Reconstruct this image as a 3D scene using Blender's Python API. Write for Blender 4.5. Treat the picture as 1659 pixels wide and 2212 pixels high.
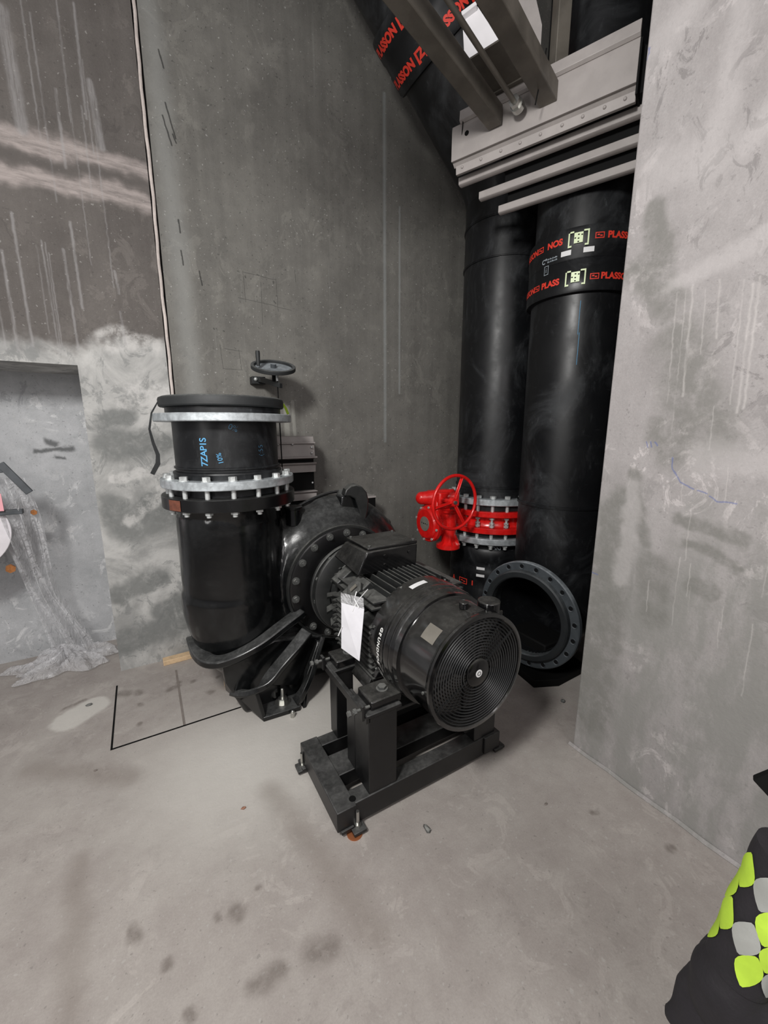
import bpy, bmesh, math, random
from mathutils import Vector, Matrix
random.seed(7)
sc = bpy.context.scene
for o in list(bpy.data.objects): bpy.data.objects.remove(o)
PI = math.pi; R = math.radians
V = Vector

# ------------------------------------------------------------------ camera
th, yaw = R(11.5), R(30.5)
fw = V((math.sin(yaw)*math.cos(th), math.cos(yaw)*math.cos(th), -math.sin(th)))
rt = V((math.cos(yaw), -math.sin(yaw), 0)); up = rt.cross(fw)
cam = bpy.data.cameras.new('camera'); co = bpy.data.objects.new('camera', cam); sc.collection.objects.link(co)
co.matrix_world = Matrix(((rt.x, up.x, -fw.x, 0), (rt.y, up.y, -fw.y, 0), (rt.z, up.z, -fw.z, 1.6), (0, 0, 0, 1)))
cam.sensor_fit = 'HORIZONTAL'; cam.sensor_width = 36; cam.lens = 880/1659*36; cam.clip_start = .02
sc.camera = co
# ------------------------------------------------------------------ light
w = bpy.data.worlds.new('world'); sc.world = w; w.use_nodes = True
w.node_tree.nodes['Background'].inputs[0].default_value = (.80, .78, .80, 1)
w.node_tree.nodes['Background'].inputs[1].default_value = .36
def area(name, loc, target, size, sizey, power, col=(1, .97, .94)):
    l = bpy.data.lights.new(name, 'AREA'); l.shape = 'RECTANGLE'; l.size = size; l.size_y = sizey; l.energy = power; l.color = col
    o = bpy.data.objects.new(name, l); sc.collection.objects.link(o); o.location = loc
    o.rotation_euler = (V(target)-V(loc)).to_track_quat('-Z', 'Y').to_euler(); return o
area('work_light', (-.95, .1, 2.95), (1.0, 2.4, .8), .35, .5, 98, (1, .985, .96))
area('highlight_light', (-2.3, .6, 1.7), (1.2, 1.5, 1.0), .12, 1.5, 12, (1, .985, .96))  # added tall lamp for streak highlights on the cowl and side fill
area('fill_light', (.2, -2.4, 2.8), (.8, 1.6, .8), 2.2, 1.6, 45, (1, .95, .95))  # soft fill added behind the camera, not a fitted lamp
sc.view_settings.view_transform = 'Standard'; sc.view_settings.look = 'None'
sc.view_settings.exposure = -0.10; sc.view_settings.gamma = 1; sc.view_settings.use_curve_mapping = False

# ------------------------------------------------------------------ node helpers
def newmat(name):
    m = bpy.data.materials.new(name); m.use_nodes = True; return m
class NT:
    def __init__(s, m):
        s.t = m.node_tree; s.b = s.t.nodes['Principled BSDF']
        s.tc = s.t.nodes.new('ShaderNodeTexCoord').outputs['Object']
    def put(s, sock, v):
        if isinstance(v, bpy.types.NodeSocket): s.t.links.new(v, sock)
        elif isinstance(v, tuple) and len(v) == 3 and sock.type == 'RGBA': sock.default_value = (*v, 1)
        else: sock.default_value = v
    def node(s, ty, ins=None, **p):
        n = s.t.nodes.new(ty)
        for k, v in p.items(): setattr(n, k, v)
        for k, v in (ins or {}).items(): s.put(n.inputs[k], v)
        return n
    def m(s, op, a, b=0., c=0., clamp=False):
        n = s.node('ShaderNodeMath', {0: a, 1: b, 2: c}, operation=op); n.use_clamp = clamp; return n.outputs[0]
    def noise(s, sc_, det=4, rough=.55, vec=None, dist=0.):
        return s.node('ShaderNodeTexNoise', {'Scale': sc_, 'Detail': float(det), 'Roughness': rough, 'Vector': vec or s.tc, 'Distortion': dist}).outputs[0]
    def scale(s, vec3, loc=(0., 0., 0.)):
        return s.node('ShaderNodeMapping', {'Vector': s.tc, 'Scale': vec3, 'Location': loc}).outputs[0]
    def rng(s, v, a, b, c=0., d=1., sm=True):
        return s.node('ShaderNodeMapRange', {'Value': v, 'From Min': a, 'From Max': b, 'To Min': c, 'To Max': d}, interpolation_type='SMOOTHSTEP' if sm else 'LINEAR').outputs[0]
    def mix(s, f, a, b):
        n = s.node('ShaderNodeMix', data_type='RGBA'); s.put(n.inputs[0], f); s.put(n.inputs[6], a); s.put(n.inputs[7], b); return n.outputs[2]
    def xyz(s): return s.node('ShaderNodeSeparateXYZ', {0: s.tc}).outputs
    def bump(s, h, st=.3, d=.01):
        s.put(s.b.inputs['Normal'], s.node('ShaderNodeBump', {'Height': h, 'Strength': st, 'Distance': d}).outputs[0])
# node group: soft mask of a fat segment a-b in the plane
sg = bpy.data.node_groups.new('segment_mask', 'ShaderNodeTree')
for nm, ty in (('P', 'NodeSocketVector'), ('A', 'NodeSocketVector'), ('B', 'NodeSocketVector'), ('W', 'NodeSocketFloat'), ('S', 'NodeSocketFloat')):
    sg.interface.new_socket(nm, in_out='INPUT', socket_type=ty)
sg.interface.new_socket('M', in_out='OUTPUT', socket_type='NodeSocketFloat')
gi = sg.nodes.new('NodeGroupInput'); go = sg.nodes.new('NodeGroupOutput')
def _vm(op, *a):
    n = sg.nodes.new('ShaderNodeVectorMath'); n.operation = op
    for i, x in enumerate(a): sg.links.new(x, n.inputs[3 if op == 'SCALE' and i == 1 else i])
    return n
def _m(op, a, b, cl=False):
    n = sg.nodes.new('ShaderNodeMath'); n.operation = op; n.use_clamp = cl
    for i, x in enumerate((a, b)):
        if isinstance(x, bpy.types.NodeSocket): sg.links.new(x, n.inputs[i])
        else: n.inputs[i].default_value = x
    return n.outputs[0]
pa = _vm('SUBTRACT', gi.outputs['P'], gi.outputs['A']).outputs[0]; ba = _vm('SUBTRACT', gi.outputs['B'], gi.outputs['A']).outputs[0]
hh = _m('DIVIDE', _vm('DOT_PRODUCT', pa, ba).outputs['Value'], _m('ADD', _vm('DOT_PRODUCT', ba, ba).outputs['Value'], 1e-6), True)
dd = _vm('LENGTH', _vm('SUBTRACT', pa, _vm('SCALE', ba, hh).outputs[0]).outputs[0]).outputs['Value']
mr = sg.nodes.new('ShaderNodeMapRange'); mr.interpolation_type = 'SMOOTHSTEP'
sg.links.new(dd, mr.inputs[0]); sg.links.new(_m('ADD', gi.outputs['W'], gi.outputs['S']), mr.inputs[1])
sg.links.new(_m('SUBTRACT', gi.outputs['W'], gi.outputs['S']), mr.inputs[2]); sg.links.new(mr.outputs[0], go.inputs[0])
class Masks:
    def __init__(s, nt, axes, amp=.05, fine=.012):
        x = nt.xyz(); s.nt = nt
        n1 = nt.node('ShaderNodeTexNoise', {'Scale': 5., 'Detail': 4., 'Vector': nt.tc}).outputs[1]
        n2 = nt.node('ShaderNodeTexNoise', {'Scale': 28., 'Detail': 3., 'Vector': nt.tc}).outputs[1]
        base = nt.node('ShaderNodeCombineXYZ', {0: x[axes[0]], 1: x[axes[1]], 2: 0.}).outputs[0]
        s.base = base
        def warp(v, n, a):
            q = nt.node('ShaderNodeVectorMath', {0: n, 1: (.5, .5, .5)}, operation='SUBTRACT').outputs[0]
            q = nt.node('ShaderNodeVectorMath', {0: q, 1: (a, a, 0)}, operation='MULTIPLY').outputs[0]
            return nt.node('ShaderNodeVectorMath', {0: v, 1: q}, operation='ADD').outputs[0]
        s.P = warp(warp(base, n1, amp), n2, fine); s.F = warp(base, n2, fine*.4)
    def seg(s, a, b, wd, soft=None, fine=False, raw=False):
        n = s.nt.node('ShaderNodeGroup'); n.node_tree = sg
        s.nt.put(n.inputs['P'], s.base if raw else s.F if fine else s.P)
        n.inputs['A'].default_value = (a[0], a[1], 0); n.inputs['B'].default_value = (b[0], b[1], 0)
        n.inputs['W'].default_value = wd; n.inputs['S'].default_value = soft if soft else wd*.4
        return n.outputs[0]
    def any(s, lst, **k):
        r = None
        for q in lst:
            v = s.seg(*q, **k); r = v if r is None else s.nt.m('MAXIMUM', r, v)
        return r
def srgb(r, g, b):
    return tuple(((c/255)/12.92 if c/255 <= .04045 else ((c/255+.055)/1.055)**2.4) for c in (r, g, b))

# ------------------------------------------------------------------ materials
def simple(name, col, rough=.5, metal=0., spec=.5, var=.0, vs=12., bump=0., bs=60., coat=0.):
    m = newmat(name); n = NT(m); c = srgb(*col)
    if var:
        f = n.rng(n.noise(vs, 5, .6), .35, .65)
        n.put(n.b.inputs['Base Color'], n.mix(f, tuple(x*(1-var) for x in c), tuple(min(1, x*(1+var)) for x in c)))
        n.put(n.b.inputs['Roughness'], n.rng(n.noise(vs*1.7, 4), .3, .7, max(.05, rough-.1), min(1, rough+.12)))
    else:
        n.put(n.b.inputs['Base Color'], c); n.b.inputs['Roughness'].default_value = rough
    n.b.inputs['Metallic'].default_value = metal; n.b.inputs['Specular IOR Level'].default_value = spec
    n.b.inputs['Coat Weight'].default_value = coat
    if bump: n.bump(n.noise(bs, 4), bump, .004)
    return m
def dusty(name, col, dust, rough=.25, amount=.6, bump=.15, bs=40.):
    """paint or plastic with dust lying on what faces up, and smears"""
    m = newmat(name); n = NT(m)
    nz = n.node('ShaderNodeSeparateXYZ', {0: n.node('ShaderNodeNewGeometry').outputs['Normal']}).outputs[2]
    upf = n.rng(nz, .15, .95)
    sm = n.rng(n.noise(5., 6, .65, dist=.6), .42, .72)
    fine = n.rng(n.noise(45., 5, .7), .35, .75)
    f = n.m('MULTIPLY', n.m('MAXIMUM', n.m('MULTIPLY', upf, n.rng(n.noise(9., 5, .6), .25, .7, .35, 1.)), n.m('MULTIPLY', sm, .10)), n.m('ADD', n.m('MULTIPLY', fine, .5), .6))
    f = n.m('MULTIPLY', f, amount, clamp=True)
    n.put(n.b.inputs['Base Color'], n.mix(f, srgb(*col), srgb(*dust)))
    n.put(n.b.inputs['Roughness'], n.m('ADD', n.m('MULTIPLY', f, .55), rough, clamp=True))
    if bump: n.bump(n.noise(bs, 4, .5), bump, .003)
    return m
M = {}
M['black_cast'] = dusty('black_cast_paint', (11, 12, 13), (112, 113, 112), .16, .55, .22, 26.)
M['black_flange'] = dusty('black_flange_paint', (10, 10, 11), (70, 71, 70), .28, .5, .1)
M['motor'] = dusty('black_motor_paint', (13, 13, 14), (104, 103, 99), .13, .55, .12)
M['cowl'] = dusty('black_cowl_paint', (10, 10, 11), (104, 103, 99), .14, .34, .04, 9.)
_cb = M['cowl'].node_tree.nodes['Principled BSDF']; _cb.inputs['Coat Weight'].default_value = .8; _cb.inputs['Coat Roughness'].default_value = .12
M['fin'] = dusty('dusty_cooling_fin', (32, 33, 33), (120, 120, 116), .4, .75, .1)
M['grille'] = simple('black_grille', (34, 35, 36), .36)
M['stand'] = dusty('black_stand_paint', (14, 14, 15), (110, 110, 108), .38, .55, .1)
def m_hdpe():
    m = newmat('black_plastic_pipe'); n = NT(m)
    a = n.rng(n.noise(3.2, 7, .68, n.scale((1., 1., .7)), dist=.8), .45, .75); f = n.rng(n.noise(30., 6, .75, n.scale((1., 1., .35))), .56, .76)
    sc1 = n.rng(n.noise(1., 4, .6, n.scale((9., 9., 90.))), .66, .74)
    k = n.m('ADD', n.m('MULTIPLY', a, .30), n.m('MULTIPLY', n.m('MULTIPLY', f, n.m('ADD', a, .25)), .5)); k = n.m('ADD', k, n.m('MULTIPLY', sc1, .12), clamp=True)
    n.put(n.b.inputs['Base Color'], n.mix(k, srgb(17, 18, 20), srgb(92, 95, 98)))
    n.put(n.b.inputs['Roughness'], n.m('ADD', n.m('MULTIPLY', k, .5), n.rng(n.noise(6., 4), .3, .7, .34, .48))); n.b.inputs['Specular IOR Level'].default_value = .38
    n.bump(n.noise(14., 5), .08, .003); return m
M['hdpe'] = m_hdpe()
M['rubber'] = dusty('black_rubber', (35, 37, 38), (125, 127, 125), .6, .65, .2)
M['stubend'] = dusty('grey_black_stub_end', (64, 69, 73), (168, 175, 180), .45, .9, .25)
M['lip'] = dusty('dark_grey_lip', (34, 37, 39), (110, 115, 118), .5, .6, .15)
M['dark'] = simple('inner_black', (9, 9, 9), .75, spec=.2)
M['galv'] = simple('galvanised_steel', (186, 192, 195), .45, .55, var=.22, vs=22., bump=.15, bs=80)
M['galv_bolt'] = simple('galvanised_bolt', (205, 208, 207), .4, .5, var=.12, vs=60.)
M['steel'] = simple('bright_steel', (190, 190, 185), .25, .95)
M['dull_bolt'] = dusty('dusty_black_bolt', (70, 71, 70), (150, 150, 145), .4, .7)
M['red'] = simple('red_paint', (214, 28, 26), .26, 0, .5, var=.12, vs=18., bump=.12, bs=50, coat=.3)
M['rail'] = simple('light_grey_rail', (160, 154, 151), .5, 0, var=.06, vs=9., bump=.05)
M['darkbeam'] = simple('dark_grey_beam', (104, 99, 91), .5, .2, var=.15, vs=8.)
M['white_sheet'] = simple('white_sheet', (236, 234, 236), .5, var=.02)
M['white'] = simple('white_label', (228, 228, 228), .5)
M['paper'] = simple('white_paper', (222, 221, 226), .6, var=.04, vs=14.)
M['redprint'] = simple('red_print', (222, 60, 44), .5)
M['blueprint'] = simple('blue_chalk', (92, 160, 205), .8)
M['whiteprint'] = simple('white_print', (215, 215, 212), .5)
M['greyprint'] = simple('grey_print', (150, 158, 165), .6)
M['sticker'] = simple('grey_sticker', (116, 112, 104), .45, var=.1)
M['rust'] = simple('rusty_primer', (108, 62, 46), .6, var=.2, vs=40.)
M['clipy'] = simple('pale_green_clip', (226, 240, 196), .4)
M['wood'] = simple('pine_wood', (206, 178, 142), .7, var=.12, vs=20., bump=.2)
M['lime'] = simple('lime_fabric', (178, 212, 62), .75, var=.06, vs=30.)
M['silver'] = simple('reflective_silver', (176, 178, 174), .35, .3, var=.1)
M['cloth'] = simple('black_cloth', (30, 27, 31), .85, var=.15, vs=14., bump=.25, bs=200.)
M['skin'] = simple('skin', (196, 150, 128), .55)
M['greyplastic'] = simple('grey_lever', (72, 76, 80), .5, var=.15)
M['valvewhite'] = simple('white_enamel', (226, 222, 226), .25, var=.04)
M['pink'] = simple('pink_label', (236, 168, 176), .45)
M['stone'] = simple('concrete_chip', (120, 112, 106), .9, var=.2, vs=80.)
M['joint'] = simple('joint_filler', (196, 186, 180), .8, var=.12, vs=16., bump=.4)
mp = newmat('clear_film'); n = NT(mp)
n.b.inputs['Base Color'].default_value = (.86, .86, .88, 1); n.b.inputs['Roughness'].default_value = .16
n.b.inputs['Alpha'].default_value = .38; n.b.inputs['Specular IOR Level'].default_value = .9
n.bump(n.noise(16., 4, .6, dist=1.5), 1., .04); M['film'] = mp

def concrete_base(n, dark, light, pore=.25, streak=.0, sc0=1.3, flake=.5):
    a = n.rng(n.noise(sc0, 7, .62, dist=.5), .3, .7)
    b = n.rng(n.noise(9., 8, .68), .3, .72)
    f = n.m('ADD', n.m('MULTIPLY', a, .6), n.m('MULTIPLY', b, .4))
    if streak:
        st = n.rng(n.noise(1., 5, .6, n.scale((14., 14., .5))), .3, .7)
        f = n.m('ADD', n.m('MULTIPLY', f, 1-streak), n.m('MULTIPLY', st, streak))
    c = n.mix(f, srgb(*dark), srgb(*light))
    fl1 = n.m('MULTIPLY', n.rng(n.noise(6.5, 8, .72, n.scale((1., 1., .8), (7., 2., 4.)), dist=.9), .53, .575), n.rng(n.noise(2.2, 4, .6, n.scale((1., 1., 1.), (1., 9., 3.))), .45, .6))
    c = n.mix(n.m('MULTIPLY', fl1, flake), c, srgb(*[min(235, int(v*1.22)) for v in light]))
    fl2 = n.m('MULTIPLY', n.rng(n.noise(11., 8, .74, n.scale((1., 1., .7), (3., 8., 1.)), dist=1.1), .54, .585), n.rng(n.noise(1.8, 4, .6, n.scale((1., 1., 1.), (5., 4., 8.))), .46, .62))
    c = n.mix(n.m('MULTIPLY', fl2, flake), c, srgb(*[int(v*.78) for v in dark]))
    gr = n.rng(n.noise(160., 3, .7), .25, .75)
    c = n.mix(n.m('MULTIPLY', n.m('SUBTRACT', 1., gr), .16), c, srgb(*[int(v*.6) for v in dark]))
    sp = n.rng(n.noise(55., 2, .5), .665, .71)
    c = n.mix(n.m('MULTIPLY', sp, pore), c, srgb(190, 189, 185))
    ps = n.rng(n.noise(62., 2, .5, n.scale((1., 1., 1.), (3., 5., 9.))), .325, .285)
    c = n.mix(n.m('MULTIPLY', ps, pore), c, srgb(50, 50, 48))
    return c
# left wall (x along, z up)
def m_left():
    m = newmat('concrete_left'); n = NT(m); k = Masks(n, (0, 2), .16, .03); z = n.xyz()[2]; x = n.xyz()[0]
    c = concrete_base(n, (84, 79, 76), (110, 105, 101), .3, .3, 1.3, .3)
    low = n.rng(n.m('ADD', z, n.m('MULTIPLY', n.noise(2.6, 5, .6), .5)), 2.42, 2.28)
    c = n.mix(low, c, n.mix(n.rng(n.noise(3., 7, .65, dist=.8), .35, .65), srgb(146, 146, 144), srgb(190, 189, 186)))
    fk = n.m('MULTIPLY', low, n.rng(n.noise(8., 8, .74, n.scale((1., 1., .8), (2., 2., 2.)), dist=.9), .52, .58))
    c = n.mix(n.m('MULTIPLY', fk, .55), c, srgb(118, 120, 119))
    # darker patches low down
    dk = k.any([((-.18, 1.50), (.1, 1.50), .10), ((-.2, 1.66), (-.05, 1.68), .05), ((-.1, .98), (.14, 1.1), .13), ((-.2, 1.12), (-.1, 1.0), .09),
                ((-.2, .55), (.0, .62), .07), ((.0, .35), (.2, .45), .08), ((-.2, .2), (.1, .25), .09)])
    dk = n.m('MULTIPLY', dk, n.rng(n.noise(14., 6, .7), .25, .55, .35, .8))
    c = n.mix(dk, c, srgb(112, 114, 112))
    lt = k.any([((-.18, 1.3), (.14, 1.33), .03), ((-.05, 1.8), (.15, 1.82), .08), ((-.1, 1.02), (.1, 1.2), .04), ((-.1, 2.12), (.12, 2.1), .06)])
    c = n.mix(n.m('MULTIPLY', n.m('MULTIPLY', lt, n.rng(n.noise(11., 6, .7), .35, .6)), .7), c, srgb(205, 203, 200))
    # wiped cement bands and runs above the recess
    bd = k.any([((-1.5, 3.07), (.2, 3.06), .045, .03), ((-1.5, 2.84), (.2, 2.92), .045, .03)])
    bd = n.m('MULTIPLY', bd, n.rng(n.noise(1., 6, .7, n.scale((5., 5., 30.))), .3, .6, .3, .9))
    c = n.mix(bd, c, srgb(172, 162, 158))
    c = n.mix(n.m('MULTIPLY', k.any([((-.8, 2.96), (.2, 2.99), .04, .03)]), .6), c, srgb(92, 87, 84))
    runs = []
    rr = random.Random(3)
    for i in range(24):
        x0 = -.66+rr.random()**1.3*.62; z1 = 3.95-rr.random()*1.5; z0 = z1-.25-rr.random()*.7
        runs.append(((x0, z1), (x0+rr.uniform(-.008, .008), max(2.02, z0)), rr.choice((.0015, .002, .003, .006)), .005))
    runs += [((-.04, 3.42), (-.02, 3.12), .016, .008), ((-.03, 2.5), (-.02, 2.38), .006, .004), ((-.025, 2.28), (-.02, 2.1), .006, .004), ((-.37, 3.6), (-.36, 3.1), .024, .014)]
    c = n.mix(n.m('MULTIPLY', n.m('MULTIPLY', k.any(runs, fine=True), n.rng(n.noise(1., 4, .7, n.scale((60., 1., 5.))), .3, .6, .2, .9)), .55), c, srgb(160, 158, 158))
    n.put(n.b.inputs['Base Color'], c); n.b.inputs['Roughness'].default_value = .85
    n.bump(n.m('ADD', n.noise(4., 6, .6), n.m('MULTIPLY', n.noise(60., 4), .2)), .35, .02); return m
def m_mid():
    m = newmat('concrete_middle'); n = NT(m); k = Masks(n, (0, 2), .08, .02)
    c = concrete_base(n, (97, 95, 91), (130, 128, 122), .5, .28, 1.3, .22)
    st = n.rng(n.noise(1., 4, .7, n.scale((30., 30., .8), (2., 0., 1.))), .6, .74)
    c = n.mix(n.m('MULTIPLY', st, .16), c, srgb(160, 162, 158))
    c = n.mix(n.m('MULTIPLY', k.any([((.27, 4.2), (.36, 1.2), .05, .05)]), .5), c, srgb(146, 147, 144))
    c = n.mix(n.m('MULTIPLY', k.any([((1.79, 4.), (1.80, 1.5), .012, .01), ((1.93, 3.3), (1.94, 1.9), .008, .006)], fine=True), .4), c, srgb(165, 170, 170))
    wet = k.any([((.95, 1.75), (.95, 1.45), .02), ((1.0, 1.8), (1.01, 1.5), .012)], fine=True)
    c = n.mix(n.m('MULTIPLY', wet, .4), c, srgb(180, 180, 172))
    ln = [((.70, 2.625), (.92, 2.61)), ((.70, 2.63), (.706, 2.44)), ((.92, 2.62), (.926, 2.41)), ((.815, 2.58), (.812, 2.31)), ((.66, 2.46), (.90, 2.445)),
          ((.712, 2.60), (.714, 2.592)), ((.90, 2.597), (.902, 2.588)), ((.90, 2.47), (.91, 2.462)), ((.795, 2.622), (.805, 2.62)), ((.49, 2.25), (.492, 2.245)), ((.55, 2.24), (.555, 2.238)),
          ((.52, 2.15), (.53, 2.0)), ((.53, 2.0), (.66, 2.0)), ((.64, 2.13), (.65, 2.0)), ((.55, 2.13), (.66, 2.12)), ((.9, 2.44), (1.02, 2.43)), ((1.06, 2.7), (1.062, 2.62))]
    c = n.mix(n.m('MULTIPLY', k.any([(a, b, .005 if (abs(a[0]-b[0])+abs(a[1]-b[1])) < .02 else .0018, .0014) for a, b in ln], fine=True), .6), c, srgb(52, 52, 50))
    ch = [((.32, 3.45), (.36, 3.28)), ((.30, 3.38), (.335, 3.24)), ((.345, 3.3), (.36, 3.26)), ((.335, 2.85), (.34, 2.78)), ((.335, 2.68), (.34, 2.6)), ((.43, 2.58), (.44, 2.5)), ((.31, 3.7), (.33, 3.62))]
    c = n.mix(n.m('MULTIPLY', k.any([(a, b, .004, .003) for a, b in ch], fine=True), .85), c, srgb(38, 38, 36))
    n.put(n.b.inputs['Base Color'], c); n.b.inputs['Roughness'].default_value = .8
    n.bump(n.m('ADD', n.noise(3., 5, .6), n.m('MULTIPLY', n.noise(50., 4), .2)), .25, .015); return m
def m_right():
    m = newmat('concrete_right'); n = NT(m); k = Masks(n, (1, 2), .14, .03); x = n.xyz()
    c = concrete_base(n, (158, 153, 152), (182, 177, 176), .2, .15, 1.6, .55)
    # bare darker concrete low and along the corner
    lo = n.m('MULTIPLY', n.rng(n.m('ADD', x[2], n.m('MULTIPLY', n.noise(3., 6, .6, dist=.5), .9)), 1.95, 1.55), n.rng(n.noise(4., 7, .7, n.scale((1., 2., .7))), .36, .58, .15, .85))
    c = n.mix(lo, c, srgb(140, 139, 135))
    dk = k.any([((.98, 1.25), (1.0, .2), .09, .03), ((.98, 2.42), (.93, 2.15), .05, .02), ((1.0, 2.2), (.9, 2.05), .06, .03), ((.82, 1.9), (.7, 1.55), .1, .05), ((.86, 1.6), (.78, 1.5), .05, .03),
                ((.92, 1.4), (.88, 1.15), .035, .02), ((.82, 1.05), (.8, .85), .06, .03), ((.74, 1.28), (.56, 1.22), .03, .015), ((.72, 1.16), (.56, 1.12), .022, .012), ((.7, 1.02), (.6, 1.0), .025, .012)])
    dk = n.m('MULTIPLY', dk, n.rng(n.noise(16., 6, .7), .3, .6, .4, 1.))
    c = n.mix(n.m('MULTIPLY', dk, .75), c, srgb(122, 121, 116))
    sm = k.any([((.96, 2.55), (.8, 2.5), .06, .05), ((.76, 3.3), (.8, 2.55), .03, .025), ((.7, 2.5), (.5, 2.8), .04, .03), ((1.07, 2.9), (.8, 3.2), .05, .04), ((.9, 2.12), (.6, 2.2), .03, .02),
                ((.92, 1.35), (.94, .95), .035, .02), ((.7, 1.48), (.5, 1.5), .06, .04)])
    c = n.mix(n.m('MULTIPLY', sm, .45), c, srgb(196, 191, 190))
    rr = random.Random(11); runs = []
    for y0 in (.86, .83, .81, .77, .73, .66, .635, .62): runs.append(((y0, 2.12-rr.random()*.06), (y0-.015, 1.95-rr.random()*.45), rr.choice((.0005, .001, .003)), .004))
    for i in range(12):
        y0 = rr.uniform(.45, .85); z0 = rr.uniform(.9, 1.9); runs.append(((y0, z0), (y0-.005, z0-rr.uniform(.08, .3)), .001, .003))
    c = n.mix(n.m('MULTIPLY', n.m('MULTIPLY', k.any(runs, fine=True), n.rng(n.noise(1., 4, .7, n.scale((1., 60., 6.))), .3, .6, .2, .9)), .55), c, srgb(208, 203, 200))
    for j in range(5):   # trowel scrape marks
        pass
    bl = [((1.075, .945), (1.045, .938)), ((1.11, 2.955), (1.085, 2.965)), ((1.07, 2.98), (1.065, 2.96)), ((1.065, 2.975), (1.07, 2.945)),
          ((.90, 1.548), (.895, 1.53)), ((.885, 1.55), (.88, 1.53)), ((.87, 1.548), (.86, 1.535)), ((.80, 1.49), (.795, 1.45)), ((.795, 1.45), (.76, 1.40)), ((.76, 1.40), (.715, 1.38)),
          ((.70, 1.376), (.67, 1.37)), ((.66, 1.36), (.635, 1.345)), ((.635, 1.345), (.58, 1.345))]
    c = n.mix(n.m('MULTIPLY', k.any([(a, b, .0026, .002) for a, b in bl], fine=True), .5), c, srgb(78, 100, 165))
    n.put(n.b.inputs['Base Color'], c); n.b.inputs['Roughness'].default_value = .85
    n.bump(n.m('ADD', n.noise(4., 7, .6), n.m('MULTIPLY', n.noise(60., 4), .2)), .3, .02); return m
def m_floor():
    m = newmat('concrete_floor'); n = NT(m); k = Masks(n, (0, 1), .07, .02)
    c = concrete_base(n, (150, 142, 137), (176, 170, 164), .25, 0, 1.5, .17)
    c = n.mix(n.rng(n.noise(.8, 6, .6, n.scale((1., 1., 1.), (4., 1., 0.)), dist=1.), .5, .72, 0., .4), c, srgb(172, 168, 161))
    lt = k.any([((.3, 1.85), (.9, 1.9), .4, .35), ((-.5, 2.62), (-.4, 2.7), .09, .015)])  # wide soft pool of lamp light painted by the pump, plus the pale oval patch
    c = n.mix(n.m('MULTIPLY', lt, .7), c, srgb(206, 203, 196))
    trk = k.any([((-.36, 1.65), (-.33, 1.1), .035, .035), ((.34, 1.6), (.5, .9), .05, .05), ((-.6, 2.3), (-.2, 2.0), .05, .05)])
    c = n.mix(n.m('MULTIPLY', trk, .4), c, srgb(118, 108, 100))
    sp = [((-.26, 2.75), (-.22, 2.73), .025, .02), ((-.17, 2.72), (-.15, 2.70), .02, .015), ((-.16, 2.57), (-.16, 2.58), .016, .012), ((-.17, 2.39), (-.165, 2.4), .014, .01), ((0., 2.65), (.04, 2.66), .022, .015),
          ((.05, 2.70), (.06, 2.7), .018, .012), ((.14, 2.66), (.145, 2.66), .018, .012), ((.21, 2.49), (.215, 2.49), .02, .014), ((.28, 2.63), (.285, 2.63), .012, .01), ((-.54, 2.75), (-.45, 2.8), .012, .01),
          ((.12, 1.18), (.13, 1.16), .024, .018), ((-.18, 1.3), (-.175, 1.27), .02, .015), ((.06, 1.2), (.065, 1.19), .012, .01), ((.2, 1.22), (.2, 1.22), .01, .008), ((-.1, 1.16), (-.1, 1.15), .014, .01), ((.3, .95), (.36, .93), .03, .03), ((.12, .97), (.2, .96), .02, .02), ((-.05, 1.0), (-.04, .98), .014, .01),
          ((1.5, .8), (1.52, .79), .012, .008), ((1.6, .55), (1.62, .55), .015, .01)]
    c = n.mix(n.m('MULTIPLY', n.m('MULTIPLY', k.any(sp), n.rng(n.noise(24., 5, .7), .3, .6, .5, 1.)), .55), c, srgb(84, 74, 66))
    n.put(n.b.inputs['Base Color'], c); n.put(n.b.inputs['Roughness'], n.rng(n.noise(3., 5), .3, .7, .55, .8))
    n.bump(n.m('ADD', n.noise(5., 7, .6), n.m('MULTIPLY', n.noise(70., 4), .25)), .25, .012); return m
M['wl'], M['wm'], M['wr'], M['fl'] = m_left(), m_mid(), m_right(), m_floor()
def m_rec():
    m = newmat('concrete_recess'); n = NT(m); k = Masks(n, (0, 2), .1, .03)
    c = concrete_base(n, (160, 162, 164), (198, 199, 201), .35, .1, 2.)
    dk = k.any([((-.62, 1.45), (-.42, 1.46), .016, .012), ((-.55, 1.52), (-.5, 1.5), .02, .015), ((-.5, 1.40), (-.45, 1.39), .01, .01)])
    c = n.mix(n.m('MULTIPLY', dk, .8), c, srgb(72, 74, 74))
    n.put(n.b.inputs['Base Color'], c); n.b.inputs['Roughness'].default_value = .85; n.bump(n.noise(20., 6), .3, .01); return m
M['rec'] = m_rec()

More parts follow.
